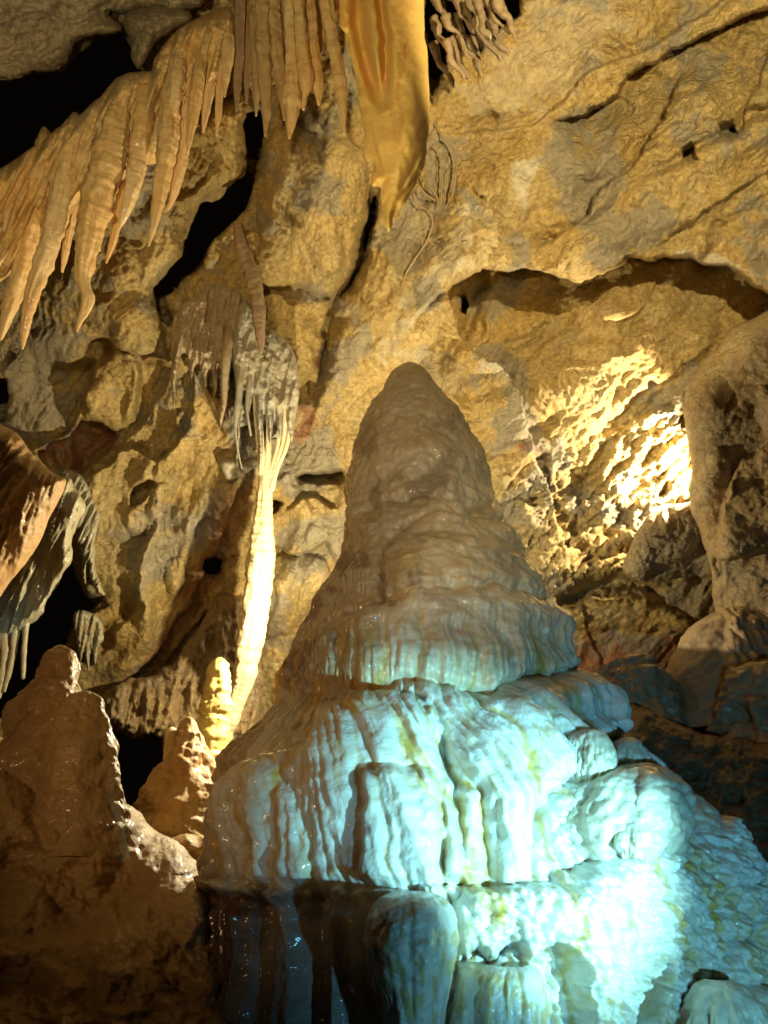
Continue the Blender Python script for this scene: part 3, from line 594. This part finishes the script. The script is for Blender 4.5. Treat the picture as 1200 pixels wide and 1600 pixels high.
# ------------------------------------------------------------------ flowstone cap, fringe and column
def cap_d(px, py): return flutes(px, py, 16, 0.13, 4, 500, VPY, 5)+smoothrock(px, py, .04, 26, 5)+0.012*noise2(px, py, 7, 3, 5)
M_CAP = calcite('grey_cap_calcite', (0.44, 0.35, 0.22), (0.36, 0.26, 0.15), (0.40, 0.28, 0.14), rough=.4, bump=.012, coat=.2, ringy=.006)
body('flowstone_shield', [(314, 452), (330, 443), (350, 441), (370, 449), (378, 462), (384, 490), (390, 520), (378, 545), (366, 552), (358, 600), (352, 632), (345, 668), (343, 640), (345, 600), (342, 572), (339, 600), (335, 622), (331, 600), (328, 580), (323, 600), (320, 606), (316, 585), (311, 570), (304, 575), (299, 592), (296, 570), (290, 555), (280, 560), (275, 600), (272, 640), (266, 600), (268, 550), (268, 520), (272, 495), (286, 474), (300, 462)],
     6.7, (0.02, -0.15), 0.4, 12, 0.14, step=1.4, warp=2, mat=M_CAP, detail=cap_d, label='grey brown shell shaped flowstone with a ragged fringe at mid left', cat='flowstone')
M_CURT2 = calcite('white_curtain_calcite', (0.38, 0.33, 0.22), (0.28, 0.26, 0.20), (0.28, 0.21, 0.11), rough=.5, bump=.006, coat=.1)
body('flowstone_curtain', [(378, 470), (392, 478), (405, 500), (430, 520), (452, 540), (464, 570), (467, 620), (463, 650), (456, 690), (449, 672), (446, 640), (442, 668), (438, 690), (433, 665), (430, 640), (426, 672), (421, 700), (417, 660), (412, 640), (410, 700), (405, 735), (402, 690), (399, 640), (396, 615), (391, 640), (388, 665), (385, 630), (381, 608), (377, 640), (373, 690), (371, 730), (369, 690), (368, 640), (366, 590), (362, 550), (366, 510)],
     6.62, (0.02, 0), 0.4, 11, 0.14, step=1.4, warp=2, mat=M_CURT2, detail=lambda x, y: .55*cap_d(x, y), label='cream and grey flowstone curtain from which the strands of the pale column hang', cat='flowstone')
FR = [([(364, 505, 7), (356, 540, 8), (351, 590, 6), (350, 630, 4), (345, 661, 1.5)], 'long grey spike hanging from the right end of the flowstone shell'),
      ([(382, 535, 6), (376, 590, 6), (371, 640, 5), (368, 670, 2), (372, 705, 1.6), (378, 732, 1)], 'cream spike drawn out to a hair thin thread above the white ledge'),
      ([(394, 545, 5), (389, 600, 4), (386, 640, 2.5), (392, 680, 1.5)], 'short cream strand left of the pale column')]
for p, l in FR: tag(tube('stalactite', p, 6.56, M_CURT2 if p[0][0] > 370 else M_CAP, seg=18, rough=.15, flute=.15, root=.3), l, 'stalactite', 'fringe stalactites of the flowstone shell')
colm = bpy.data.objects.new('column', None); C.objects.link(colm)
tag(colm, 'slender glowing cream column with several strands joining into one tall shaft', 'column')
tube('shaft', [(411, 700, 8), (415, 745, 11), (413, 790, 13), (411, 835, 18), (408, 880, 21), (402, 930, 22), (393, 990, 21), (387, 1030, 19), (380, 1065, 17), (370, 1095, 14), (358, 1130, 14), (350, 1160, 10)], 6.85, M_COL, colm, seg=40, ring=.05, rough=.14, flute=.14, sub=2)
for p in ([(412, 505, 4), (404, 560, 6), (405, 630, 4), (408, 690, 5), (411, 740, 7)], [(424, 520, 4), (417, 580, 6), (420, 650, 4), (419, 710, 5), (415, 745, 7)],
          [(436, 540, 4), (432, 590, 4), (438, 650, 4), (434, 700, 4), (421, 745, 6)], [(450, 570, 4), (446, 630, 4.5), (444, 680, 3.5), (434, 720, 4), (422, 755, 5)],
          [(460, 580, 4), (458, 640, 4), (448, 695, 3.5), (432, 735, 3.5), (424, 765, 5)], [(396, 520, 3), (397, 600, 3), (401, 670, 3), (408, 730, 4)]):
    tube('strand', p, 6.6, M_COL, colm, seg=16, rough=.15, flute=.15, root=0.3, ddepth=.22)
tag(tube('stalactite', [(372, 352, 8), (378, 385, 11), (392, 425, 12), (401, 465, 12), (405, 500, 10), (407, 530, 7), (408, 552, 2)], 6.3, M_DARK, ring=.12, rough=.12), 'dark brown stalactite in shadow hanging in front of the grey flowstone cap', 'stalactite')
body('rock_wedge', [(356, 352), (374, 350), (384, 380), (398, 440), (385, 475), (372, 452), (345, 440), (318, 442), (280, 470), (268, 500), (262, 470), (285, 440), (312, 412), (338, 375)],
     6.95, (0, 0), 0.4, 24, 0.2, warp=4, mat=M_BROWN, detail=lambda x, y: flutes(x, y, 22, .08, 6)+smoothrock(x, y, .05, 30, 7), label='brown rock wedge in shade above the grey flowstone cap', cat='rock')

# ------------------------------------------------------------------ left cone and drapery sheets
def cone_d(px, py):
    # pleats fan out from upper right
    a = np.arctan2(py-560, px-140); Q = np.stack([a*9, np.hypot(px-140, py-560)/140, 0*px], -1)
    return -0.045*fbm(Q, 1.4, 3, 44, .45, True)+smoothrock(px, py, .02, 14, 4)
M_CONE = calcite('cone_calcite', (0.56, 0.38, 0.18), (0.48, 0.28, 0.11), (0.34, 0.18, 0.08), rough=.38, bump=.006, sss=.1, sc_=.03, coat=.25)
body('flowstone_cone', [(-310, 560), (-60, 640), (0, 662), (28, 680), (58, 716), (85, 738), (103, 748), (96, 775), (76, 815), (55, 860), (30, 892), (0, 932), (-60, 1010), (-310, 1300)],
     4.3, (-0.1, 0.18), 0.7, 46, 0.5, warp=2, mat=M_CONE, detail=cone_d, label='big pleated brown flowstone cone jutting in from the left edge', cat='flowstone')
body('drapery_sheet', [(100, 748), (118, 762), (132, 790), (120, 820), (114, 850), (112, 872), (92, 910), (72, 945), (60, 968), (30, 985), (0, 1000), (-120, 1030), (-120, 900), (30, 840)],
     6.3, (-0.1, 0.05), 0.5, 14, 0.15, warp=4, mat=M_GREY, detail=lambda x, y: flutes(x, y, 20, .16, 12, 850, -400, 5), label='grey green drapery sheet hanging behind the big pleated cone', cat='flowstone')
for p, l in (([(52, 880, 5), (44, 950, 5), (38, 1010, 4), (36, 1060, 3)], 'thin brown drapery edge hanging in the black gap at lower left'),
             ([(20, 900, 9), (8, 985, 9), (6, 1030, 8), (-4, 1090, 5)], 'grey blue stalactite at the left edge below the drapery sheet'),
             ([(34, 900, 6), (24, 985, 6), (18, 1030, 5), (6, 1080, 3)], 'narrow grey stalactite beside the grey blue one at the left edge')):
    tag(tube('stalactite', p, 6.35, M_GREY, seg=14, root=.3, rough=.2, flute=.2), l, 'stalactite', 'stalactites in the lower left gap')
body('flowstone_rib', [(98, 738), (116, 735), (134, 752), (146, 776), (154, 808), (150, 850), (148, 885), (158, 915), (166, 930), (152, 926), (142, 905), (136, 880), (134, 915), (130, 905), (128, 870), (122, 845), (116, 825), (110, 790), (100, 770)], 7.35, (0, 0), .4, 10, .12, step=1.6, warp=3, mat=M_GREY,
     detail=lambda x, y: flutes(x+0.25*(y-740), y, 12, .16, 13, 800, VPY, 7), label='grey ribbed flowstone curling down beside the black gap at left', cat='flowstone')
body('flowstone_rib', [(114, 968), (122, 955), (136, 956), (150, 962), (160, 975), (162, 1000), (156, 1010), (150, 1040), (144, 1015), (139, 1050), (132, 1020), (126, 1035), (119, 1005)], 7.7, (0, 0), .4, 8, .1, step=1.6, warp=2, mat=M_GREY,
     detail=lambda x, y: flutes(x, y, 10, .14, 14, 1000, VPY, 7), label='small pale fringe of flowstone on the rock right of the black gap', cat='flowstone')
# white ledge
body('rock_ledge', [(346, 724), (360, 718), (376, 722), (400, 720), (405, 730), (385, 740), (362, 750), (350, 745)], 7.25, (0, 0), .4, 10, .1, warp=4, mat=M_CURT2, detail=lambda x, y: smoothrock(x, y, .03, 12, 3), label='small bright white ledge left of the pale column', cat='rock')

# rocks and flowstone behind the small stalagmite
def dr_d(px, py): return flutes(px, py, 22, .2, 15, 1100, VPY, 3)+smoothrock(px, py, .08, 34, 9)+0.02*noise2(px, py, 10, 3, 5)
body('flowstone_bank', [(160, 1090), (185, 1068), (215, 1060), (250, 1050), (280, 1020), (300, 990), (320, 960), (345, 930), (380, 930), (400, 960), (410, 1100), (380, 1200), (300, 1200), (262, 1180), (240, 1150), (200, 1150), (165, 1130)],
     7.5, (0, -0.35), 0.6, 24, 0.3, warp=8, mat=rock_mat('ragged_rock', (0.40, 0.28, 0.13), (0.30, 0.22, 0.12), (0.46, 0.32, 0.14), (0.6, 0.5, 0.32), rough=.5, bump=.03, crack=False, scale=1.6), detail=dr_d, label='ragged fluted rock bank lit from behind the pale column foot', cat='rock')
def smooth_lump(px, py): return smoothrock(px, py, .06, 50, 12)+0.008*noise2(px, py, 9, 3, 5)

# ------------------------------------------------------------------ solids of revolution in 3D (stalagmites)
def upright(name, sil, depth, mat, parent=None, nth=120, step=2.2, disp=None, stain_shade=None, level=False, arc=None, deep=1.0):
    """round body about a plumb axis; sil = [(py, left px, right px)...] seen at the distance of its axis"""
    sil = np.array(sil, float); pyc = np.arange(sil[0, 0], sil[-1, 0]+step, step); Lx = np.interp(pyc, sil[:, 0], sil[:, 1]); Rx = np.interp(pyc, sil[:, 0], sil[:, 2])
    k = np.ones(5)/5
    if len(pyc) > 12:
        Lx[2:-2] = np.convolve(Lx, k, 'valid'); Rx[2:-2] = np.convolve(Rx, k, 'valid')
    cxm = (Lx[-1]+Rx[-1])/2; Y = depth
    el = PITCH+np.arctan((800-pyc)/F); Z = CAM[2]+Y*np.tan(el); t = (Y-CAM[1])*math.cos(PITCH)+(Z-CAM[2])*math.sin(PITCH)
    xl = (Lx-600)/F*t; xr = (Rx-600)/F*t; r = (xr-xl)/2; cx = (xr+xl)/2; D = np.hypot(Y, Z-CAM[2]); r = r*D/np.sqrt(D**2+r**2)
    th = np.linspace(0, 2*np.pi, nth, endpoint=False) if arc is None else np.linspace(math.radians(arc[0]), math.radians(arc[1]), nth)
    TH, ZZ = np.meshgrid(th, Z); RR = np.repeat(r[:, None], nth, 1); CX = np.repeat(cx[:, None], nth, 1)
    def pos(R_): return np.stack([CX+R_*np.sin(TH), Y-deep*R_*np.cos(TH), ZZ], -1).reshape(-1, 3)
    V0 = pos(RR); qx, qy = proj(V0); dr = disp(qx, qy, TH.ravel(), ZZ.ravel(), V0, RR.ravel()) if disp else 0*qx
    if level:
        H = dr.reshape(RR.shape)[:, np.abs(np.abs(th)-math.radians(62)) < math.radians(14)].mean(1); kk = np.hanning(81); kk /= kk.sum()
        H = np.convolve(np.pad(H, 40, 'edge'), kk, 'valid'); dr = dr-np.repeat(H[:, None], nth, 1).ravel()
    V = pos(np.maximum(0.004, RR+dr.reshape(RR.shape))); n = len(pyc); idx = np.arange(n*nth).reshape(n, nth)
    if arc is None: f = np.stack([idx[:-1], idx[1:], np.roll(idx[1:], -1, 1), np.roll(idx[:-1], -1, 1)], -1).reshape(-1, 4)
    else: f = np.stack([idx[:-1, :-1], idx[1:, :-1], idx[1:, 1:], idx[:-1, 1:]], -1).reshape(-1, 4)
    st = stain_shade(qx, qy, V, dr) if stain_shade else None
    return mesh_obj(name, V, f, mat, parent, True, st)

MAIN = [(570, 634, 646), (574, 626, 655), (582, 616, 662), (600, 602, 678), (632, 586, 702), (680, 560, 734), (740, 542, 757), (800, 538, 778), (860, 520, 796), (905, 502, 802), (930, 484, 822), (960, 462, 842), (1000, 440, 858), (1060, 404, 870), (1090, 388, 896), (1130, 370, 915),
        (1170, 352, 930), (1200, 342, 975), (1240, 326, 1030), (1290, 312, 1085), (1380, 300, 1135), (1450, 290, 1172), (1600, 262, 1240), (1760, 240, 1310)]
T4 = [(255, 1800), (262, 1440), (300, 1396), (325, 1378), (352, 1368), (385, 1367), (415, 1374), (440, 1390), (450, 1400), (462, 1390), (490, 1386), (515, 1398), (528, 1412), (545, 1398), (570, 1390), (600, 1392), (660, 1388), (730, 1386), (800, 1382), (850, 1376), (890, 1352), (930, 1330), (985, 1318), (1040, 1305), (1060, 1290), (1090, 1262), (1140, 1290), (1190, 1380), (1260, 1500), (1400, 1800)]
def lowleft_f(qx, qy): return sstep(1395, 1430, qy)*sstep(620, 560, qx)
GROOVE = None
def main_disp(qx, qy, TH, ZZ, V0, RR):
    n = len(qx); h = np.zeros(n); wx = qx+5*noise2(qx, qy, 40, 3, 5); wy = qy+8*noise2(qx, qy*.4, 30, 3, 6)
    a = (h, wx, wy); front = np.cos(TH) > -0.2
    # stepped skirts of flowstone
    soft_lobe(*a, [(520, 900), (540, 800), (575, 790), (610, 778), (660, 772), (740, 782), (800, 800), (900, 900), (1300, 1800), (100, 1800), (380, 1100)], 0.10, 46)
    soft_lobe(*a, [(300, 1100), (470, 945), (560, 930), (598, 920), (592, 880), (612, 842), (640, 830), (664, 806), (700, 800), (735, 808), (790, 815), (860, 850), (1000, 1000), (1300, 1800), (100, 1800)], 0.09, 44)
    soft_lobe(*a, [(300, 1150), (420, 1010), (520, 965), (600, 938), (660, 928), (740, 922), (800, 926), (850, 945), (920, 1000), (1300, 1800), (100, 1800)], 0.10, 34)
    soft_lobe(*a, [(250, 1300), (380, 1100), (520, 1080), (560, 1074), (610, 1075), (650, 1066), (700, 1075), (760, 1084), (790, 1068), (850, 1056), (900, 1060), (990, 1100), (1300, 1800), (100, 1800)], 0.12, 36)
    soft_lobe(*a, [(352, 1395), (356, 1300), (372, 1240), (395, 1205), (440, 1180), (480, 1165), (505, 1140), (515, 1105), (545, 1088), (590, 1080), (630, 1086), (665, 1108), (685, 1140), (697, 1190), (712, 1260), (735, 1395)], 0.16, 40)
    soft_lobe(*a, [(690, 1395), (700, 1180), (735, 1120), (800, 1085), (880, 1072), (935, 1095), (940, 1130), (925, 1165), (888, 1210), (850, 1250), (833, 1300), (830, 1395)], 0.08, 44)
    soft_lobe(*a, [(590, 1395), (594, 1230), (610, 1210), (650, 1205), (680, 1215), (693, 1260), (700, 1395)], 0.05, 22)
    soft_lobe(*a, [(450, 1395), (452, 1220), (475, 1205), (500, 1230), (520, 1300), (520, 1400)], 0.045, 16)
    hb = h.copy(); lobe(h, wx+4*noise2(qx, qy, 16, 2, 19), wy+9*noise2(qx, qy, 34, 3, 20), T4, 0.15, 40, sm=False); h = hb+(h-hb)*sstep(285, 430, qx); a = (h, wx, wy)
    0 and lobe(*a, [(612, 1800), (600, 1600), (578, 1530), (569, 1470), (576, 1428), (600, 1402), (642, 1392), (688, 1396), (712, 1420), (717, 1470), (705, 1520), (692, 1560), (700, 1800)], 0.34, 58)
    0 and lobe(*a, [(702, 1800), (712, 1545), (740, 1515), (795, 1507), (834, 1514), (846, 1545), (858, 1800)], 0.13, 26)
    lobe(*a, [(722, 1395), (850, 1380), (905, 1420), (890, 1460), (845, 1465), (812, 1500), (790, 1470), (765, 1500), (745, 1480), (728, 1500)], 0.06, 20)
    lobe(*a, [(815, 1500), (850, 1470), (880, 1480), (900, 1550), (930, 1800), (860, 1800), (850, 1530)], -0.16, 16)
    lobe(*a, [(965, 1560), (985, 1520), (1010, 1500), (1000, 1560), (960, 1640), (930, 1640)], -0.14, 14); lobe(*a, [(1105, 1450), (1140, 1440), (1160, 1500), (1150, 1520), (1120, 1490)], -0.08, 12)
    lobe(*a, [(1085, 1600), (1100, 1545), (1150, 1530), (1180, 1560), (1200, 1650), (1120, 1680)], 0.09, 20)
    # tight creases where one skirt overlaps the next
    for L_, A_, w_ in (([(548, 820), (578, 790), (612, 779), (662, 773), (740, 783), (790, 800)], .02, 6), ([(588, 900), (592, 878), (612, 842), (664, 806), (735, 808), (800, 822)], .03, 6),
                       ([(470, 985), (520, 962), (600, 937), (660, 927), (740, 921), (800, 925), (855, 948)], .045, 6), ([(470, 1090), (520, 1080), (610, 1074), (650, 1065), (700, 1074), (760, 1083), (790, 1067), (850, 1055), (900, 1060), (940, 1085)], .055, 6),
                       ([(352, 1370), (372, 1240), (395, 1205), (480, 1165), (505, 1140), (515, 1105), (545, 1088), (590, 1079), (630, 1085), (665, 1107), (685, 1140), (697, 1190), (712, 1260), (722, 1340), (728, 1390)], .05, 6),
                       ([(940, 1110), (925, 1165), (888, 1212), (850, 1255), (833, 1300), (830, 1390)], .06, 7), ([(590, 1390), (594, 1230), (610, 1210), (650, 1205), (680, 1215), (693, 1260), (700, 1390)], .03, 5),
                       
                       ([(720, 1505), (745, 1482), (765, 1500), (790, 1472), (812, 1500)], .06, 6)):
        ridge(*a, L_, -A_, w_, .08)
    h *= 1-0.6*sstep(600, 450, qx)*sstep(1190, 1090, qy)
    h *= 0.12+0.88*sstep(0.02, 0.62, np.cos(TH))
    # flutes: broad drips, interrupted at skirt edges
    ang = TH*1.0; drop = sstep(900, 1060, qy)
    zf = ZZ+0.10*noise2(qx, qy, 60, 2, 9)
    def fl(wn, A, s, slow): return A*fbm(np.stack([ang*wn+0.4*noise2(qx, qy, 70, 2, s), zf*slow, 0*ang+s], -1), 1.0, 2, s)
    tier = h*2.0
    cw = 0.28*noise2(qx, qy, 110, 2, 3)+0.10*noise2(qx, qy, 30, 2, 13)
    c1 = np.abs(pn(np.stack([ang*7+cw, ZZ*0.8+tier*0.06, tier*0.11], -1), 31)); c2 = np.abs(pn(np.stack([ang*21+1.6*cw, ZZ*1.6, tier*0.15], -1), 32))
    cut = 2.3*np.minimum(c1, .45)+0.6*np.minimum(c2, .5)-0.35; global GROOVE; GROOVE = np.maximum(sstep(0.09, 0.02, c1), 0.6*sstep(0.08, 0.01, c2))*drop*(1-lowleft_f(qx, qy))
    lowleft = lowleft_f(qx, qy); right = sstep(700, 760, qx)*sstep(1370, 1400, qy)+sstep(835, 870, qx)*sstep(1190, 1230, qy); right = np.clip(right, 0, 1)
    lit = sstep(420, 620, qx+0.0*(qy-900))*(1-lowleft)
    h += drop*(1-lowleft)*(1-0.75*right)*(0.085*cut*(0.3+0.7*lit)*(0.55+0.45*sstep(1060, 1120, qy)))
    h += drop*(1-lowleft)*(0.010*fbm(np.stack([ang*22, zf*3.4, tier*.3], -1), 1.0, 3, 33))
    h += lowleft*0.13*(-fbm(np.stack([ang*7.5, zf*0.35, 0*ang+4], -1), 1.0, 2, 34, .4, True)*-0.6)
    # upper cone and brown flank: knobby, ringed
    up = 1-0.6*drop*lit
    h += up*(0.022*fbm(V0, 4.2, 4, 35, .55)+0.005*fbm(V0*np.array([1, 1, 2.2]), 7.0, 3, 36))
    fl_l = sstep(640, 480, qx+0.35*(qy-900))*sstep(820, 960, qy)*sstep(1400, 1360, qy)
    h += fl_l*(0.030*bumps(ang*26+noise2(qx, qy, 50, 2, 8), ZZ*12, 5)+0.022*fbm(V0*np.array([.6, .6, 2.0]), 3.6, 3, 39))
    h += (1-fl_l)*(1-right)*(1-lowleft)*((0.026-0.018*drop*lit)*fbm(V0, 5.5, 3, 66)+0.008*fbm(V0, 13.0, 2, 67))
    pc = right*sstep(-0.3, 0.15, noise2(qx, qy, 90, 3, 41)+0.3)
    h += right*(0.042*bumps(ang*30+.6*noise2(qx, qy, 30, 2, 15), ZZ*24, 7)+0.016*bumps(ang*64, ZZ*50, 8)+0.035*fbm(V0, 3.5, 4, 40, .5))
    h += 0.0035*fbm(V0, 26, 3, 42)
    return h*np.clip(RR/0.25, 0.15, 1)
def main_stain_shade(qx, qy, V, dr):
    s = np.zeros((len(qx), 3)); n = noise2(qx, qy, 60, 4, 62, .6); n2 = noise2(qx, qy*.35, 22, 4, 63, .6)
    lw = sstep(-30, 30, (640-qx)-0.35*(qy-900)+30*n)*sstep(600, 900, qy)  # left flank: its unlit side painted in as browner calcite
    low = sstep(1380, 1400, qy)*sstep(600, 570, qx+10*n); s[:, 0] = np.clip(0.50*lw+0.97*low+0.30*sstep(.1, .5, n), 0, .97)  # folds left of the knob coloured near black in place of shade
    white = sstep(1060, 1110, qy+20*n)*(1-np.clip(lw*sstep(1380, 1300, qy)*0+low, 0, 1))*sstep(380, 420, qx)  # calcite painted whiter where the cyan beam falls
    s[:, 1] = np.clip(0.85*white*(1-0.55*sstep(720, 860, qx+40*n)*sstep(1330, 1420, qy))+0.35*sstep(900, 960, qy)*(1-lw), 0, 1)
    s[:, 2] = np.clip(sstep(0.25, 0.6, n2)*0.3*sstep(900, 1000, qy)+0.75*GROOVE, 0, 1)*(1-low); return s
stg = upright('stalagmite', MAIN, 4.0, M_MAIN, nth=1150, step=1.7, disp=main_disp, stain_shade=main_stain_shade, level=True, arc=(-115, 115))
tag(stg, 'giant tiered white stalagmite in the centre glowing cyan at its foot', 'stalagmite')

def drip_disp(A, seed):
    def f(qx, qy, TH, ZZ, V0, RR):
        return A*fbm(np.stack([TH*1.6, ZZ*2.2, 0*TH+seed], -1), 1.0, 3, seed)+0.5*A*bumps(TH*5, ZZ*14, seed)+0.004*fbm(V0, 24, 3, seed)
    return f
def wh_stain(qx, qy, V, dr):
    s = np.zeros((len(qx), 3)); s[:, 1] = 0.75; s[:, 2] = 0.7*sstep(.05, .4, noise2(qx, qy*.3, 16, 4, 66)); return s
upright('knob', [(1392, 630, 652), (1394, 615, 672), (1400, 598, 692), (1415, 584, 706), (1435, 576, 713), (1470, 570, 716), (1510, 576, 708), (1560, 590, 698), (1600, 602, 692), (1700, 615, 690)], 2.50, M_MAIN, stg, deep=2.0, nth=200, step=1.5, disp=drip_disp(.008, 3), stain_shade=wh_stain)
upright('block', [(1505, 752, 822), (1509, 735, 834), (1520, 722, 840), (1545, 714, 846), (1600, 706, 852), (1720, 700, 860)], 2.56, M_MAIN, stg, deep=1.6, nth=200, step=1.5, disp=drip_disp(.014, 5), stain_shade=wh_stain)

def lump_disp(seed, A=.03):
    def f(qx, qy, TH, ZZ, V0, RR):
        low = sstep(0.0, 0.12, ZZ.max()-ZZ)
        return low*(A*(2*np.minimum(np.abs(pn(np.stack([TH*1.7, ZZ*1.2, 0*TH+seed], -1), seed)), .45)-.3)+.018*bumps(TH*7, ZZ*24, seed))+.02*fbm(V0, 7, 3, seed)+0.004*fbm(V0, 26, 3, seed)
    return f
def rt_stain(qx, qy, V, dr):
    st = np.zeros((len(qx), 3)); st[:, 1] = 0.45; st[:, 0] = 0.4*sstep(.0, .4, noise2(qx, qy, 30, 3, 67)); return st
for Yc, dp, sil in ((3.42, 1.2, [(1194, 975, 1000), (1198, 952, 1022), (1210, 915, 1042), (1235, 880, 1060), (1265, 856, 1067), (1300, 842, 1062), (1335, 846, 1050), (1362, 872, 1020), (1382, 905, 985)]),
                    (3.36, 1.2, [(1140, 908, 926), (1144, 896, 938), (1158, 886, 949), (1185, 878, 955), (1205, 878, 955), (1225, 892, 942)]),
                    (3.46, 1.1, [(1154, 968, 985), (1160, 956, 998), (1175, 948, 1005), (1190, 950, 1004), (1206, 965, 990)]),
                    (3.60, 1.1, [(1238, 1052, 1072), (1246, 1035, 1090), (1270, 1015, 1108), (1305, 1000, 1126), (1350, 1000, 1136), (1385, 1030, 1110)]),
                    (3.18, 1.2, [(1282, 975, 1000), (1288, 955, 1020), (1305, 942, 1034), (1325, 942, 1032), (1342, 960, 1010)]),
                    (3.70, 1.1, [(1335, 1120, 1140), (1345, 1100, 1158), (1375, 1090, 1170), (1410, 1095, 1172), (1440, 1110, 1160)]),
                    (3.05, 1.2, [(1530, 1110, 1140), (1538, 1095, 1162), (1565, 1085, 1180), (1610, 1080, 1190), (1700, 1080, 1200)])):
    upright('knob', sil, Yc-0.42, M_MAIN, stg, deep=dp, nth=150, step=1.7, disp=lump_disp(int(Yc*10)), stain_shade=rt_stain)

# ------------------------------------------------------------------ left foreground
def knob_disp(A, B_=0.01, rings=0.02, seed=0):
    def f(qx, qy, TH, ZZ, V0, RR): return (A*fbm(V0, 5, 4, 40+seed)+rings*fbm(V0*np.array([.6, .6, 3.2]), 3.4, 3, 50+seed)+B_*fbm(V0, 18, 3, 60+seed))*np.clip(RR/0.08, 0.2, 1)
    return f
tag(upright('stalagmite', [(1008, 92, 98), (1012, 82, 108), (1022, 72, 118), (1040, 62, 121), (1062, 52, 124), (1085, 40, 130), (1120, 22, 145), (1160, 8, 160), (1220, 0, 170), (1300, 0, 170)], 3.75, M_BANK, nth=220, step=1.8, disp=knob_disp(.05, .004, .008, 1)),
    'brown stalagmite behind its shorter twin at lower left', 'stalagmite', 'twin brown stalagmites')
tag(upright('stalagmite', [(1080, 132, 142), (1084, 120, 154), (1094, 108, 162), (1115, 100, 166), (1150, 88, 174), (1185, 74, 181), (1225, 66, 190), (1258, 60, 196), (1340, 60, 200)], 3.45, M_BANK, nth=240, step=1.8, disp=knob_disp(.04, .004, .012, 2)),
    'round topped brown stalagmite in front of its taller twin at lower left', 'stalagmite', 'twin brown stalagmites')
def bank_d(px, py): return smoothrock(px, py, .15, 150, 21)+smoothrock(px, py*1.6, .02, 50, 22)+0.004*noise2(px, py, 16, 3, 4)+0.003*noise2(px, py, 9, 3, 5)
bank = body('flowstone_slope', [(-310, 1230), (-60, 1180), (0, 1150), (60, 1180), (120, 1230), (170, 1245), (200, 1258), (222, 1275), (245, 1300), (285, 1322), (330, 1380), (350, 1500), (350, 1760), (-310, 1760)],
     3.0, (-0.02, -0.25), 0.7, 60, 0.35, warp=5, mat=M_BANK, detail=bank_d, kind='structure')
# saddle of flowstone between bank and the giant stalagmite
body('flowstone_slope', [(190, 1290), (230, 1296), (262, 1308), (300, 1304), (340, 1320), (360, 1400), (360, 1760), (180, 1760)], 3.6, (0, -0.16), .4, 30, .2, warp=5, mat=M_BANK, detail=bank_d, kind='structure')
# small stalagmite and its knobs
ss = tag(upright('stalagmite', [(1028, 339, 347), (1033, 331, 354), (1045, 325, 358), (1070, 319, 360), (1110, 311, 362), (1150, 304, 358), (1185, 300, 352), (1240, 280, 340)], 5.7, calcite('mossy_calcite', (0.60, 0.44, 0.16), (0.46, 0.40, 0.10), (0.22, 0.28, 0.04), rough=.35, bump=.008, sss=.15, sc_=.04, dirtamt=(.62, .7)), nth=120, disp=knob_disp(.02, .006, .02, 3)),
         'small yellow stalagmite with a green algae patch between the bank and the giant one', 'stalagmite')
tag(upright('stalagmite', [(1120, 292, 298), (1124, 285, 306), (1135, 281, 312), (1150, 272, 318), (1180, 256, 330), (1220, 236, 340), (1260, 218, 345), (1300, 205, 345), (1330, 200, 345)], 5.2, M_BANK, nth=160, disp=knob_disp(.05, .005, .015, 5)),
    'broad lumpy cream stalagmite mound at the foot of the small yellow one', 'stalagmite')
tag(upright('stalagmite', [(1136, 266, 271), (1140, 260, 278), (1150, 257, 281), (1162, 258, 282), (1190, 256, 290)], 5.25, M_COL, nth=70, disp=knob_disp(.01, .004, .01, 6)),
    'tiny rounded knob left of the lumpy cream mound top', 'stalagmite')

# ------------------------------------------------------------------ right background mounds
def dark_d(px, py): return smoothrock(px, py, .25, 150, 31)+smoothrock(px, py*1.3, .08, 40, 32)+0.02*noise2(px, py, 10, 4, 5)
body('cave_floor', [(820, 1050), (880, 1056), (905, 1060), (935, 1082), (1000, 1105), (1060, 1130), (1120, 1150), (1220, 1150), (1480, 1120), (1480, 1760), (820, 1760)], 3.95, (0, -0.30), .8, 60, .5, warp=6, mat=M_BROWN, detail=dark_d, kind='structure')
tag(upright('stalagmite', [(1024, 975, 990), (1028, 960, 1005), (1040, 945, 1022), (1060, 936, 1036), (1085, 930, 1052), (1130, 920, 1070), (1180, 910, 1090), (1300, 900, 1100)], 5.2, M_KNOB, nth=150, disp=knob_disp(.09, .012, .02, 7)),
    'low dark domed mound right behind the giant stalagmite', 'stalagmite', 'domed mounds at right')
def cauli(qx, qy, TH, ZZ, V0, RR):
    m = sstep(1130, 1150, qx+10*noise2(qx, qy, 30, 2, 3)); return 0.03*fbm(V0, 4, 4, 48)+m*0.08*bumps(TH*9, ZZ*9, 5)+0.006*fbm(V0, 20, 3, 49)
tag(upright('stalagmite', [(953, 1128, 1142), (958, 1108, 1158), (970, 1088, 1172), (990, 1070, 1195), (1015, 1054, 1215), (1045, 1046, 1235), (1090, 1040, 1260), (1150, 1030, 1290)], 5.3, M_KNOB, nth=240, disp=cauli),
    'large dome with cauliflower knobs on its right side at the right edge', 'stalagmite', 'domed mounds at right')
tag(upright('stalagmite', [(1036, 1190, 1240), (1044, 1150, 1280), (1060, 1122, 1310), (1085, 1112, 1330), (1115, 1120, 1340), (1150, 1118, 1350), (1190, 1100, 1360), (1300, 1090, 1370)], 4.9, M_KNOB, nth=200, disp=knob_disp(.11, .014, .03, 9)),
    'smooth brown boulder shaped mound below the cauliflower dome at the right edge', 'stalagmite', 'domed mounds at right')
